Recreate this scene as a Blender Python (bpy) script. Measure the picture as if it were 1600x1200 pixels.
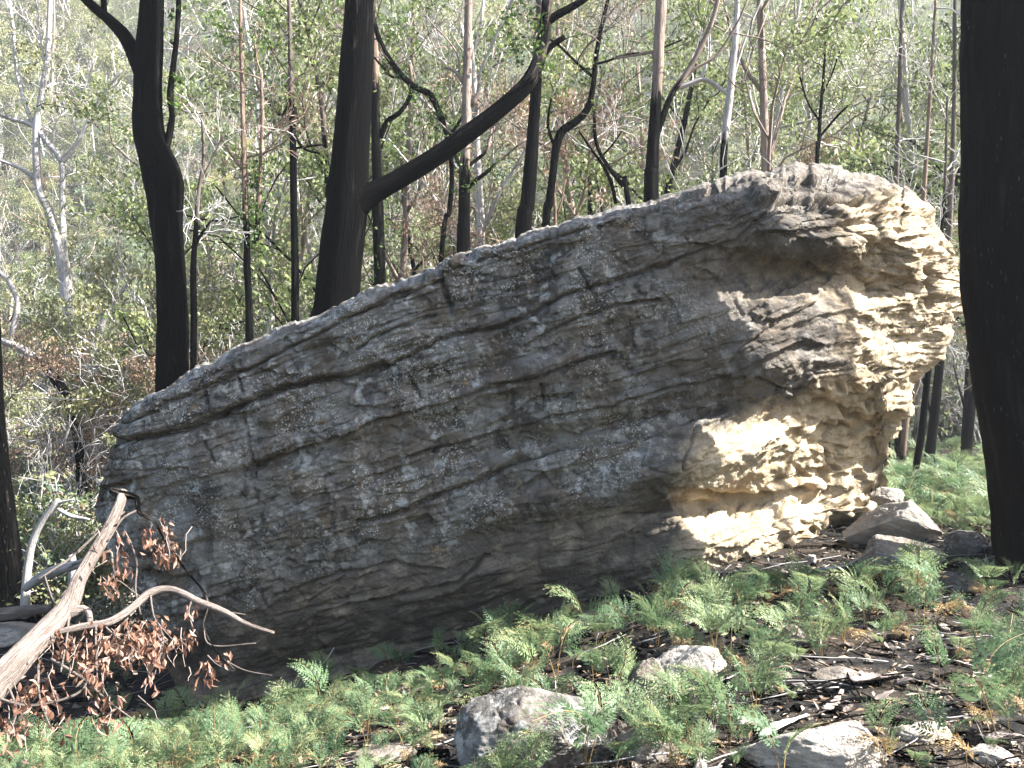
import bpy, math, random
import numpy as np
from mathutils import Vector

# ------------------------------------------------------------------ camera, world, sun, exposure
S = bpy.context.scene
for o in list(bpy.data.objects):
    bpy.data.objects.remove(o)
COL = S.collection
F = 1386.0            # focal length in pixels of the 1600 px wide photograph
EYE = 1.6
cam_d = bpy.data.cameras.new('camera')
cam_d.sensor_width = 36.0
cam_d.lens = 36.0 * F / 1600.0
cam_d.clip_start = 0.05
cam_d.clip_end = 1500
cam = bpy.data.objects.new('camera', cam_d)
COL.objects.link(cam)
cam.location = (0, 0, EYE)
cam.rotation_euler = (math.radians(90), 0, 0)
S.camera = cam

SUN = np.array([0.74, -0.055, 0.66]); SUN /= np.linalg.norm(SUN)
sun_el = math.asin(SUN[2]); sun_rot = math.atan2(SUN[0], SUN[1])
world = bpy.data.worlds.new('World'); S.world = world; world.use_nodes = True
wn = world.node_tree.nodes; wl = world.node_tree.links
sky = wn.new('ShaderNodeTexSky'); sky.sky_type = 'NISHITA'; sky.sun_disc = False
sky.sun_elevation = sun_el; sky.sun_rotation = sun_rot
sky.air_density = 1.0; sky.dust_density = 2.0
bg = wn['Background']; bg.inputs['Strength'].default_value = 0.072
wl.new(sky.outputs['Color'], bg.inputs['Color'])
sd = bpy.data.lights.new('sun', 'SUN'); sd.energy = 5.0; sd.angle = math.radians(0.5); sd.color = (1.0, 0.98, 0.945)
so = bpy.data.objects.new('sun', sd); COL.objects.link(so)
so.rotation_euler = Vector(tuple(-SUN)).to_track_quat('-Z', 'Y').to_euler()
so.location = (20, 5, 30)
S.view_settings.view_transform = 'Standard'; S.view_settings.look = 'None'
S.view_settings.exposure = 2.6; S.view_settings.gamma = 1.0
S.view_settings.use_curve_mapping = False
S.render.engine = 'CYCLES'
S.cycles.max_bounces = 6; S.cycles.diffuse_bounces = 3; S.cycles.glossy_bounces = 2
S.cycles.transmission_bounces = 3; S.cycles.volume_bounces = 1; S.cycles.transparent_max_bounces = 4
S.cycles.use_denoising = True
S.cycles.caustics_reflective = False; S.cycles.caustics_refractive = False
HAZE_DENSITY = 0.0007

# ------------------------------------------------------------------ maths helpers
def P(px, py, Y):
    """point seen at photo pixel (px, py) and standing Y metres away"""
    return np.array([(px - 800.0) / F * Y, Y, EYE - (py - 600.0) / F * Y])

def _hash(ix, iy, iz, seed):
    h = (ix.astype(np.int64) * 374761393 + iy.astype(np.int64) * 668265263 + iz.astype(np.int64) * 2147483647 + seed * 974711) & 0xFFFFFFFF
    h = ((h ^ (h >> 13)) * 1274126177) & 0xFFFFFFFF
    h = ((h ^ (h >> 16)) * 2246822519) & 0xFFFFFFFF
    return (h ^ (h >> 15)) & 0xFFFFFFFF

def noise3(x, y, z, seed=0):
    x, y, z = np.broadcast_arrays(np.asarray(x, float), np.asarray(y, float), np.asarray(z, float))
    ix, iy, iz = np.floor(x), np.floor(y), np.floor(z)
    fx, fy, fz = x - ix, y - iy, z - iz
    ix, iy, iz = ix.astype(np.int64), iy.astype(np.int64), iz.astype(np.int64)
    s = lambda t: t * t * t * (t * (t * 6 - 15) + 10)
    u, v, w = s(fx), s(fy), s(fz)
    out = 0
    for a in (0, 1):
        for b in (0, 1):
            for c in (0, 1):
                h = _hash(ix + a, iy + b, iz + c, seed)
                gx = (h & 1023) / 511.5 - 1; gy = ((h >> 10) & 1023) / 511.5 - 1; gz = ((h >> 20) & 1023) / 511.5 - 1
                d = gx * (fx - a) + gy * (fy - b) + gz * (fz - c)
                out = out + d * (u if a else 1 - u) * (v if b else 1 - v) * (w if c else 1 - w)
    return out * 1.3

def fbm(x, y, z, octaves=4, seed=0, gain=0.5):
    t = 0; a = 1; f = 1
    for i in range(octaves):
        t = t + a * noise3(x * f, y * f, z * f, seed + i * 17)
        a *= gain; f *= 2.03
    return t

def worley2(x, y, seed=0):
    ix, iy = np.floor(x), np.floor(y)
    f1 = np.full(x.shape, 9.0); f2 = np.full(x.shape, 9.0)
    for a in (-1, 0, 1):
        for b in (-1, 0, 1):
            cx, cy = ix + a, iy + b
            h = _hash(cx, cy, cx * 0, seed)
            qx = cx + (h & 1023) / 1023.0; qy = cy + ((h >> 10) & 1023) / 1023.0
            d = np.hypot(x - qx, y - qy)
            n = d < f1
            f2 = np.where(n, f1, np.minimum(f2, d)); f1 = np.where(n, d, f1)
    return f1, f2

def chips(x, y, seed):
    """cells broken along straight edges, each with its own height and tilt"""
    ix, iy = np.floor(x), np.floor(y)
    f1 = np.full(x.shape, 9.0); out = np.zeros(x.shape)
    for a in (-1, 0, 1):
        for b in (-1, 0, 1):
            cx, cy = ix + a, iy + b
            h = _hash(cx, cy, cx * 0, seed); h2 = _hash(cx, cy, cx * 0 + 7, seed)
            dx = x - cx - (h & 1023) / 1023.0; dy = y - cy - ((h >> 10) & 1023) / 1023.0
            d = np.hypot(dx, dy)
            val = ((h2 & 255) / 255.0 - 0.5) + (((h2 >> 8) & 255) / 127.5 - 1) * dx * 0.9 + (((h2 >> 16) & 255) / 127.5 - 0.6) * dy * 0.9
            n = d < f1
            out = np.where(n, val, out); f1 = np.where(n, d, f1)
    return out

def sstep(a, b, x):
    t = np.clip((x - a) / (b - a), 0, 1)
    return t * t * (3 - 2 * t)

def catmull(pts, step):
    """resample a polyline (n, d) smoothly with about `step` spacing in its first three columns"""
    p = np.asarray(pts, float)
    if len(p) < 3:
        n = max(2, int(np.linalg.norm(p[1, :3] - p[0, :3]) / step) + 1)
        return np.linspace(p[0], p[-1], n)
    q = np.vstack([2 * p[0] - p[1], p, 2 * p[-1] - p[-2]])
    out = []
    for i in range(len(p) - 1):
        p0, p1, p2, p3 = q[i], q[i + 1], q[i + 2], q[i + 3]
        n = max(1, int(np.linalg.norm((p2 - p1)[:3]) / step))
        t = (np.arange(n) / n)[:, None]
        out.append(0.5 * (2 * p1 + (p2 - p0) * t + (2 * p0 - 5 * p1 + 4 * p2 - p3) * t ** 2 + (3 * p1 - p0 - 3 * p2 + p3) * t ** 3))
    out.append(p[-1:])
    return np.vstack(out)

# ------------------------------------------------------------------ mesh helpers
class MB:
    """collects geometry for one mesh"""
    def __init__(s):
        s.v = []; s.q = []; s.t = []; s.n = 0; s.a = {}
    def add(s, v, q=None, t=None, **attrs):
        v = np.asarray(v, float); k = len(v)
        s.v.append(v)
        if q is not None and len(q): s.q.append(np.asarray(q, int) + s.n)
        if t is not None and len(t): s.t.append(np.asarray(t, int) + s.n)
        for key in set(s.a) | set(attrs):
            val = attrs.get(key, 0.0)
            s.a.setdefault(key, [np.zeros(s.n)] if s.n else [])
            s.a[key].append(np.broadcast_to(np.asarray(val, float), (k,)).copy())
        s.n += k
    def mesh(s, name, mat, smooth=True):
        me = bpy.data.meshes.new(name)
        v = np.vstack(s.v).astype(np.float32) if s.v else np.zeros((0, 3), np.float32)
        q = np.vstack(s.q) if s.q else np.zeros((0, 4), int)
        t = np.vstack(s.t) if s.t else np.zeros((0, 3), int)
        me.vertices.add(len(v)); me.vertices.foreach_set('co', v.ravel())
        nl = q.size + t.size
        me.loops.add(nl); me.polygons.add(len(q) + len(t))
        me.loops.foreach_set('vertex_index', np.concatenate([q.ravel(), t.ravel()]).astype(np.int32))
        ls = np.concatenate([np.arange(len(q)) * 4, q.size + np.arange(len(t)) * 3]).astype(np.int32)
        me.polygons.foreach_set('loop_start', ls)
        me.polygons.foreach_set('use_smooth', np.full(len(ls), smooth))
        for key, arr in s.a.items():
            at = me.attributes.new(key, 'FLOAT', 'POINT')
            at.data.foreach_set('value', np.concatenate(arr).astype(np.float32))
        me.update(calc_edges=True)
        if isinstance(mat, (list, tuple)):
            for m in mat: me.materials.append(m)
        else:
            me.materials.append(mat)
        return me
    def obj(s, name, mat, parent=None, smooth=True):
        return link(name, s.mesh(name, mat, smooth), parent)

def link(name, me, parent=None, loc=None):
    o = bpy.data.objects.new(name, me); COL.objects.link(o)
    if parent is not None: o.parent = parent
    if loc is not None: o.location = tuple(loc)
    return o

def empty(name, label, cat, loc=(0, 0, 0), group=None):
    o = bpy.data.objects.new(name, None); COL.objects.link(o)
    o.empty_display_size = 0.1
    o.location = tuple(float(c) for c in loc)
    return tag(o, label, cat, group)

def tag(o, label=None, cat=None, group=None, kind=None):
    if label: o['label'] = label
    if cat: o['category'] = cat
    if group: o['group'] = group
    if kind: o['kind'] = kind
    return o

def tube(mb, pts, rad, sides=5, rough=0.0, seed=0, freq=6.0, **attrs):
    """a tapering round limb along pts; attrs may be arrays with one value per point"""
    p = np.asarray(pts, float); r = np.asarray(rad, float); n = len(p)
    d = np.gradient(p, axis=0); d /= np.linalg.norm(d, axis=1)[:, None] + 1e-9
    ref = np.array([0.0, 1.0, 0.0]) if abs(d[0][1]) < 0.8 else np.array([1.0, 0, 0])
    a = np.cross(d, ref); a /= np.linalg.norm(a, axis=1)[:, None] + 1e-9
    b = np.cross(d, a)
    th = np.arange(sides) * 2 * np.pi / sides
    rr = np.repeat(r[:, None], sides, 1)
    if rough:
        L = np.concatenate([[0], np.cumsum(np.linalg.norm(np.diff(p, axis=0), axis=1))])[:, None]
        c, s_ = np.cos(th)[None], np.sin(th)[None]
        if sides >= 24: rr = rr * (1 - 0.030 * np.clip(1 - np.abs(noise3(c * 4.5 + 3, s_ * 4.5, L * 1.6, seed + 31)) * 3.5, 0, 1))
        rr = rr * (1 + rough * (0.9 * noise3(c * 1.1 + seed, s_ * 1.1, L * 1.3, seed) + 0.6 * noise3(c * freq, s_ * freq, L * 2.2, seed + 5) + 0.35 * noise3(c * freq * 2, s_ * freq * 2, L * 7, seed + 9)))
    v = p[:, None, :] + rr[..., None] * (np.cos(th)[None, :, None] * a[:, None, :] + np.sin(th)[None, :, None] * b[:, None, :])
    i = np.arange(n - 1)[:, None] * sides; j = np.arange(sides)[None]; k = (j + 1) % sides
    q = np.stack([i + j, i + k, i + sides + k, i + sides + j], -1).reshape(-1, 4)
    vv = v.reshape(-1, 3)
    tip = n * sides
    vv = np.vstack([vv, p[-1] + d[-1] * r[-1] * 0.4, p[0] - d[0] * r[0] * 0.3])
    jj = np.arange(sides)
    t = np.vstack([np.stack([(n - 1) * sides + jj, (n - 1) * sides + (jj + 1) % sides, np.full(sides, tip)], 1),
                   np.stack([(jj + 1) % sides, jj, np.full(sides, tip + 1)], 1)])
    Lc = np.concatenate([[0], np.cumsum(np.linalg.norm(np.diff(p, axis=0), axis=1))])
    rm = np.maximum(r, 0.012)[:, None]
    gx = np.concatenate([(rm * np.cos(th)[None]).ravel(), [0, 0]]); gy = np.concatenate([(rm * np.sin(th)[None]).ravel(), [0, 0]])
    gl = np.concatenate([np.repeat(Lc, sides), [Lc[-1], 0]]) + seed * 3.7
    at = {'gx': gx, 'gy': gy, 'gl': gl} if sides > 4 else {}
    for key, val in attrs.items():
        val = np.broadcast_to(np.asarray(val, float), (n,))
        at[key] = np.concatenate([np.repeat(val, sides), [val[-1], val[0]]])
    mb.add(vv, q, t, **at)

def leaf_kites(mb, c, L, W, rng, droop=0.6, tone=None, fold=0.0, dirs=None):
    """pointed leaves at the centres c, one kite of two triangles each"""
    n = len(c)
    if n == 0: return
    d = rng.normal(size=(n, 3)) if dirs is None else dirs + 0.35 * rng.normal(size=(n, 3))
    d[:, 2] -= droop * 1.6
    d /= np.linalg.norm(d, axis=1)[:, None] + 1e-9
    w = np.cross(d, rng.normal(size=(n, 3))); w /= np.linalg.norm(w, axis=1)[:, None] + 1e-9
    nn = np.cross(d, w)
    Ls = (L * rng.uniform(0.6, 1.3, n))[:, None]; Ws = (W * rng.uniform(0.7, 1.25, n))[:, None]
    v = np.stack([c - d * Ls * 0.5, c + w * Ws * 0.5 - nn * Ws * fold, c + d * Ls * 0.5, c - w * Ws * 0.5 - nn * Ws * fold], 1).reshape(-1, 3)
    q = np.arange(n * 4).reshape(n, 4)
    tn = rng.uniform(0, 1, n) if tone is None else np.clip(tone + rng.normal(0, 0.12, n), 0, 1)
    mb.add(v, q, tone=np.repeat(tn, 4))

def grid_faces(nu, nv, wrap=False):
    i = np.arange(nu - 1)[:, None] * nv
    j = np.arange(nv if wrap else nv - 1)[None]; k = (j + 1) % nv
    return np.stack([i + j, i + nv + j, i + nv + k, i + k], -1).reshape(-1, 4)

# ------------------------------------------------------------------ material helpers
class NT:
    def __init__(s, name):
        s.m = bpy.data.materials.new(name); s.m.use_nodes = True
        s.t = s.m.node_tree; s.n = s.t.nodes; s.l = s.t.links
        s.n.clear()
        s.out = s.n.new('ShaderNodeOutputMaterial')
    def node(s, typ, ins=None, **props):
        nd = s.n.new(typ)
        for k, v in props.items(): setattr(nd, k, v)
        for k, v in (ins or {}).items(): s.set(nd, k, v)
        return nd
    def set(s, nd, k, v):
        sock = nd.inputs[k]
        if isinstance(v, bpy.types.NodeSocket): s.l.new(v, sock)
        else: sock.default_value = v
    def coords(s, scale=(1, 1, 1), rot=(0, 0, 0)):
        tc = s.node('ShaderNodeTexCoord')
        mp = s.node('ShaderNodeMapping', {'Vector': tc.outputs['Object'], 'Scale': scale, 'Rotation': rot})
        return mp.outputs['Vector']
    def noise(s, vec, scale, detail=4, rough=0.55, dist=0.0):
        nd = s.node('ShaderNodeTexNoise', {'Vector': vec, 'Scale': scale, 'Detail': detail, 'Roughness': rough, 'Distortion': dist})
        return nd.outputs['Fac']
    def vor(s, vec, scale, feature='F1', rand=1.0, out='Distance'):
        nd = s.node('ShaderNodeTexVoronoi', {'Vector': vec, 'Scale': scale, 'Randomness': rand}, feature=feature)
        return nd.outputs[out]
    def ramp(s, fac, stops, interp='LINEAR'):
        nd = s.node('ShaderNodeValToRGB', {'Fac': fac}); cr = nd.color_ramp; cr.interpolation = interp
        while len(cr.elements) < len(stops): cr.elements.new(0.5)
        for e, (p, c) in zip(cr.elements, stops):
            e.position = p; e.color = (c, c, c, 1) if isinstance(c, (int, float)) else (*c, 1)
        return nd.outputs['Color']
    def mix(s, fac, a, b, blend='MIX'):
        nd = s.node('ShaderNodeMix', data_type='RGBA', blend_type=blend)
        c = lambda x: (*x, 1) if isinstance(x, tuple) else x
        s.set(nd, 0, fac); s.set(nd, 6, c(a)); s.set(nd, 7, c(b))
        return nd.outputs[2]
    def math(s, op, a, b=0.0, clamp=False):
        nd = s.node('ShaderNodeMath', {0: a, 1: b}, operation=op, use_clamp=clamp)
        return nd.outputs[0]
    def attr(s, name):
        return s.node('ShaderNodeAttribute', attribute_name=name).outputs['Fac']
    def bump(s, h, strength=0.5, dist=0.02, normal=None):
        ins = {'Height': h, 'Strength': strength, 'Distance': dist}
        if normal is not None: ins['Normal'] = normal
        return s.node('ShaderNodeBump', ins).outputs['Normal']
    def principled(s, col, rough=0.85, normal=None, spec=0.25):
        nd = s.node('ShaderNodeBsdfPrincipled', {'Roughness': rough, 'Specular IOR Level': spec})
        s.set(nd, 'Base Color', (*col, 1) if isinstance(col, tuple) else col)
        if normal is not None: s.set(nd, 'Normal', normal)
        return nd.outputs['BSDF']
    def done(s, sh):
        s.l.new(sh, s.out.inputs['Surface']); return s.m

def leaf_material(name, stops, trans=0.35, rough=0.6, objvar=0.0, spec=0.3):
    n = NT(name)
    f = n.attr('tone')
    if objvar:
        oi = n.node('ShaderNodeObjectInfo').outputs['Random']
        f = n.math('ADD', n.math('MULTIPLY', f, 1 - objvar), n.math('MULTIPLY', oi, objvar))
    c = n.ramp(f, stops)
    a = n.principled(c, rough, None, spec)
    tr = n.node('ShaderNodeBsdfTranslucent', {'Color': c}).outputs[0]
    mx = n.node('ShaderNodeMixShader', {0: trans, 1: a, 2: tr})
    return n.done(mx.outputs[0])

def bark_material(name, pale, pale2, vscale=1.0, flecks=0.0, dark=1.0):
    """bark that is charred to charcoal where the 'char' attribute says the fire reached; grain runs along the limb"""
    n = NT(name)
    def gv(sx, sl):
        cb = n.node('ShaderNodeCombineXYZ', {0: n.math('MULTIPLY', n.attr('gx'), sx), 1: n.math('MULTIPLY', n.attr('gy'), sx), 2: n.math('MULTIPLY', n.attr('gl'), sl)})
        return cb.outputs[0]
    v = gv(26 * vscale, 2.2 * vscale)
    n1 = n.noise(v, 1.0, 6, 0.65, 0.5)
    n4 = n.noise(gv(90 * vscale, 7 * vscale), 1.0, 4, 0.6)
    n2 = n.noise(gv(7, 2.5), 1.0, 5, 0.6)
    pc = n.mix(n.ramp(n1, [(0.33, 0.0), (0.66, 1.0)]), pale2, pale)
    pc = n.mix(n.ramp(n2, [(0.38, 0.55), (0.58, 0.0)]), pc, tuple(c * 0.55 for c in pale2))
    pc = n.mix(n.ramp(n4, [(0.3, 0.6), (0.5, 0.0)]), pc, tuple(c * 0.4 for c in pale2))
    black = n.ramp(n.math('ADD', n.math('MULTIPLY', n1, 0.6), n.math('MULTIPLY', n4, 0.4)), [(0.32, (0.0012, 0.0012, 0.0012)), (0.56, (0.0018 * dark, 0.0018 * dark, 0.0018 * dark)), (0.78, (0.0085 * dark, 0.0082 * dark, 0.008 * dark))])
    ash = n.math('MULTIPLY', n.ramp(n.noise(gv(9, 1.1), 1.0, 5, 0.65), [(0.55, 0.0), (0.68, 0.55)]), n.ramp(n1, [(0.40, 0.0), (0.6, 1.0)]))
    black = n.mix(ash, black, (0.034 * dark, 0.030 * dark, 0.027 * dark))
    ch = n.math('ADD', n.attr('char'), n.math('MULTIPLY', n.math('SUBTRACT', n.math('ADD', n1, n2), 1.0), 1.4))
    ch = n.ramp(ch, [(0.36, 0.0), (0.60, 1.0)])
    c = n.mix(ch, pc, black)
    if flecks:
        w = n.vor(gv(34, 9), 1.0)
        k = n.math('MULTIPLY', n.ramp(w, [(0.10, 1.0), (0.20, 0.0)]), n.ramp(n2, [(0.50, 0.0), (0.62, flecks)]))
        c = n.mix(k, c, (0.13, 0.105, 0.085))
    nm = n.bump(n.math('ADD', n1, n.math('MULTIPLY', n4, 0.35)), 1.0, 0.05)
    return n.done(n.principled(c, 0.9, nm, 0.035))

def rock_material(name, hero=False, dark=1.0, pale=0.0, seed=0.0, lich=1.0, bed=(0, 0.30, 0)):
    n = NT(name)
    tc = n.node('ShaderNodeTexCoord').outputs['Object']
    mp = n.node('ShaderNodeMapping', {'Vector': tc, 'Location': (seed, seed * 2, seed), 'Rotation': bed}).outputs['Vector']
    strat = n.node('ShaderNodeMapping', {'Vector': mp, 'Scale': (0.55, 0.55, 5.0)}).outputs['Vector']
    big = n.noise(mp, 1.1, 5, 0.6, 0.4); med = n.noise(mp, 5.0, 6, 0.62, 0.3); fine = n.noise(mp, 34.0, 6, 0.7)
    st = n.noise(strat, 2.4, 6, 0.6, 0.5)
    d = dark
    base = n.ramp(med, [(0.3, (0.105 * d, 0.085 * d, 0.066 * d)), (0.5, (0.175 * d, 0.142 * d, 0.109 * d)), (0.72, (0.27 * d, 0.219 * d, 0.166 * d))])
    base = n.mix(n.ramp(big, [(0.38, 0.6), (0.56, 0.0)]), base, (0.085 * d, 0.072 * d, 0.060 * d))
    base = n.mix(n.ramp(st, [(0.36, 0.55), (0.52, 0.0)]), base, (0.115 * d, 0.09 * d, 0.07 * d))
    base = n.mix(n.ramp(st, [(0.55, 0.0), (0.7, 0.5)]), base, (0.33 * d, 0.29 * d, 0.24 * d))
    base = n.mix(n.ramp(fine, [(0.3, 0.35), (0.6, 0.0)]), base, (0.08 * d, 0.07 * d, 0.06 * d))
    if hero:
        fresh = n.attr('fresh'); lm = n.attr('lichen')
        cream = n.ramp(n.math('ADD', n.math('MULTIPLY', med, 0.6), n.math('MULTIPLY', st, 0.4)),
                       [(0.33, (0.27, 0.19, 0.105)), (0.47, (0.38, 0.30, 0.195)), (0.62, (0.45, 0.375, 0.27)), (0.75, (0.50, 0.44, 0.35))])
        cream = n.mix(n.ramp(fine, [(0.3, 0.3), (0.5, 0.0)]), cream, (0.22, 0.15, 0.08))
        fr = n.math('ADD', fresh, n.math('MULTIPLY', n.math('SUBTRACT', med, 0.5), 0.9))
        base = n.mix(n.ramp(fr, [(0.30, 0.0), (0.66, 1.0)]), base, cream)
    elif pale:
        base = n.mix(pale, base, n.ramp(med, [(0.3, (0.36, 0.31, 0.25)), (0.7, (0.55, 0.50, 0.44))]))
    # lichens: dark crust, pale grey sheets, crowds of small pale discs, ochre tufts
    mask = n.noise(mp, 1.5, 5, 0.62, 0.8)
    darkm = n.noise(mp, 9.0, 5, 0.7, 0.6)
    warp = n.node('ShaderNodeVectorMath', {0: mp, 1: n.node('ShaderNodeVectorMath', {0: n.node('ShaderNodeTexNoise', {'Vector': mp, 'Scale': 14.0, 'Detail': 4.0}).outputs['Color'], 'Scale': 0.09}, operation='SCALE').outputs[0]}, operation='ADD').outputs[0]
    cellv = n.node('ShaderNodeTexVoronoi', {'Vector': warp, 'Scale': 52.0})
    pick = n.node('ShaderNodeSeparateColor', {'Color': cellv.outputs['Color']}).outputs[0]
    disc = n.math('MULTIPLY', n.ramp(cellv.outputs['Distance'], [(0.34, 1.0), (0.5, 0.0)]), n.ramp(pick, [(0.52, 0.0), (0.58, 1.0)]))
    crowd = n.ramp(mask, [(0.50, 0.0), (0.555, 1.0)])
    cell2 = n.node('ShaderNodeTexVoronoi', {'Vector': warp, 'Scale': 23.0})
    pick2 = n.node('ShaderNodeSeparateColor', {'Color': cell2.outputs['Color']}).outputs[1]
    disc2 = n.math('MULTIPLY', n.ramp(cell2.outputs['Distance'], [(0.22, 1.0), (0.48, 0.0)]), n.ramp(pick2, [(0.70, 0.0), (0.78, 0.8)]))
    disc = n.math('MAXIMUM', n.math('MULTIPLY', disc, crowd), n.math('MULTIPLY', disc2, n.ramp(mask, [(0.40, 0.0), (0.54, 1.0)])))
    sheetn = n.noise(warp, 6.5, 5, 0.62)
    sheet = n.ramp(sheetn, [(0.565, 0.0), (0.66, 0.8)])
    grey = n.ramp(n.noise(warp, 3.0, 5, 0.65), [(0.42, 0.0), (0.58, 0.65)])
    blk = n.math('MULTIPLY', n.ramp(darkm, [(0.48, 0.0), (0.58, 0.92)]), n.ramp(n.noise(mp, 1.9, 4, 0.6, 0.6), [(0.40, 0.15), (0.56, 1.0)]))
    och = n.math('MULTIPLY', n.ramp(n.noise(warp, 3.6, 5, 0.7), [(0.64, 0.0), (0.69, 0.8)]), n.ramp(mask, [(0.46, 0.0), (0.56, 1.0)]))
    def m(fac, k):
        fac = n.math('MULTIPLY', fac, lich * k)
        return n.math('MULTIPLY', fac, lm) if hero else fac
    c = n.mix(m(grey, 1.0), base, (0.225, 0.22, 0.205))
    c = n.mix(m(blk, 0.9), c, (0.030, 0.028, 0.026))
    streak = n.noise(n.node('ShaderNodeMapping', {'Vector': tc, 'Scale': (3.2, 3.2, 0.35)}).outputs['Vector'], 1.0, 5, 0.65, 0.5)
    c = n.mix(m(n.ramp(streak, [(0.54, 0.0), (0.66, 0.7)]), 1.0), c, (0.05, 0.046, 0.042))
    c = n.mix(m(och, 1.0), c, (0.27, 0.155, 0.05))
    c = n.mix(m(disc, 0.9), c, n.mix(pick, (0.29, 0.275, 0.24), (0.50, 0.48, 0.43)))
    c = n.mix(m(sheet, 0.8), c, (0.44, 0.44, 0.41))
    h = n.math('ADD', n.math('MULTIPLY', med, 0.9), n.math('ADD', n.math('MULTIPLY', fine, 0.35), n.math('MULTIPLY', st, 0.7)))
    h = n.math('ADD', h, n.math('MULTIPLY', disc, 0.12))
    h = n.math('SUBTRACT', h, n.math('MULTIPLY', n.ramp(n.vor(warp, 17.0), [(0.0, 1.0), (0.25, 0.0)]), 0.25))
    nm = n.bump(h, 0.85, 0.045)
    return n.done(n.principled(c, 0.92, nm, 0.12))

# ------------------------------------------------------------------ terrain
def terrain(x, y):
    x = np.asarray(x, float); y = np.asarray(y, float)
    k = np.clip(0.125 + 0.075 * (y - 4.5), 0.09, 0.36)
    t = np.maximum(1.5 - x, 0) * k
    h = -3.4 * (1 - np.exp(-t / 3.4)) * 1.1
    h = h + 0.045 * np.clip(x - 1.5, 0, 6) * sstep(4, 9, y) * (1 - 0.9 * sstep(10, 16, y))
    h = h + 1.0 * np.exp(-((x + 5.7) / 1.6) ** 2 - ((y - 9.2) / 2.4) ** 2)
    h = h + 0.26 * np.exp(-((x - 4.6) / 1.3) ** 2 - ((y - 7.2) / 1.2) ** 2)
    edge = 19.0 + np.clip(x, -10, 6) * 0.55
    drop = sstep(edge, edge + 17, y) * 8.5
    rise = np.maximum(y - 40.0 - 0.1 * x, 0)
    hill = np.where(rise < 20, rise ** 2 / 40 * 0.8, 8 + (rise - 20) * 0.80)
    h = h - drop + hill
    h = h + 0.05 * noise3(x * 0.9, y * 0.9, 0, 3) + 0.022 * noise3(x * 3.1, y * 3.1, 0, 4) + 0.25 * noise3(x * 0.13, y * 0.13, 0, 5) * sstep(9, 20, y)
    h = h + 2.2 * noise3(x * 0.035, y * 0.035, 0, 6) * sstep(35, 60, y)
    return h

def ground_at(px, Y):
    x = (px - 800) / F * Y
    z = float(terrain(np.array(x), np.array(Y)))
    return np.array([x, Y, z])

def gY(px, py):
    """how far away the ground is that shows at photo pixel (px, py)"""
    Y = np.arange(2.8, 16, 0.02)
    z = terrain((px - 800) / F * Y, Y); q = 600 - (z - EYE) / Y * F
    i = np.argmax(q < py)
    return float(Y[i]) if q.min() < py else 9.0

def axis(segs):
    out = []
    for a, b, d in segs:
        out.append(np.arange(a, b - 1e-6, d))
    out.append([segs[-1][1]])
    return np.concatenate(out)

n = NT('charred_soil')
v = n.coords()
n1 = n.noise(v, 1.3, 5, 0.6); n2 = n.noise(v, 12, 6, 0.7); n3 = n.noise(v, 55, 5, 0.7)
soil = n.ramp(n2, [(0.3, (0.009, 0.009, 0.009)), (0.54, (0.028, 0.026, 0.024)), (0.74, (0.085, 0.077, 0.069))])
litter = n.ramp(n3, [(0.3, (0.06, 0.043, 0.03)), (0.55, (0.17, 0.125, 0.085)), (0.75, (0.30, 0.235, 0.17))])
c = n.mix(n.ramp(n1, [(0.50, 0.0), (0.68, 0.6)]), soil, litter)
nm = n.bump(n.math('ADD', n2, n.math('MULTIPLY', n3, 0.5)), 1.0, 0.05)
M_soil = n.done(n.principled(c, 0.95, nm, 0.1))

n = NT('hillside_grass')
v = n.coords()
n1 = n.noise(v, 0.06, 4, 0.6, 0.4); n2 = n.noise(v, 0.9, 6, 0.7); n3 = n.noise(v, 7, 5, 0.7)
lit = n.ramp(n2, [(0.3, (0.07, 0.062, 0.046)), (0.5, (0.15, 0.135, 0.095)), (0.7, (0.25, 0.23, 0.17))])
gra = n.ramp(n3, [(0.3, (0.11, 0.11, 0.04)), (0.6, (0.21, 0.20, 0.075)), (0.8, (0.29, 0.26, 0.12))])
c = n.mix(n.ramp(n.math('ADD', n.attr('grass'), n.math('MULTIPLY', n.math('SUBTRACT', n2, 0.5), 0.7)), [(0.30, 0.0), (0.5, 1.0)]), lit, gra)
M_hill = n.done(n.principled(c, 0.95, n.bump(n.math('ADD', n2, n3), 1.0, 0.4), 0.1))

CLEAR = [(-31, 95, 8, 11), (-27, 79, 5, 5), (-38, 114, 9, 7), (-20, 88, 3, 6), (-52, 72, 7, 5), (18, 128, 14, 6), (-24, 70, 4, 3), (45, 120, 9, 6)]
def clearing(x, y):
    x = np.asarray(x, float); y = np.asarray(y, float); g = np.zeros(np.broadcast(x, y).shape)
    for cx, cy, rx, ry in CLEAR:
        g = np.maximum(g, np.exp(-(((x - cx) / rx / 0.75) ** 2 + ((y - cy) / ry / 0.75) ** 2)))
    return g
def sheet(name, xs, ys, mat, dz=0.0):
    X, Y = np.meshgrid(xs, ys, indexing='ij')
    Z = terrain(X, Y) + dz
    mb = MB(); mb.add(np.stack([X, Y, Z], -1).reshape(-1, 3), grid_faces(len(xs), len(ys)), grass=clearing(X, Y).ravel())
    return tag(mb.obj(name, mat), kind='structure')
sheet('ground', axis([(-30, -8, 0.8), (-8, -4, 0.12), (-4, 5, 0.05), (5, 9, 0.12), (9, 30, 0.8)]),
      axis([(-6, 2.4, 0.3), (2.4, 9, 0.05), (9, 18, 0.12), (18, 34, 0.8)]), M_soil)
sheet('hillside', axis([(-160, -110, 5), (-110, 110, 1.5), (110, 160, 5)]), axis([(33, 165, 1.5)]), M_hill, -0.02)

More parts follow.
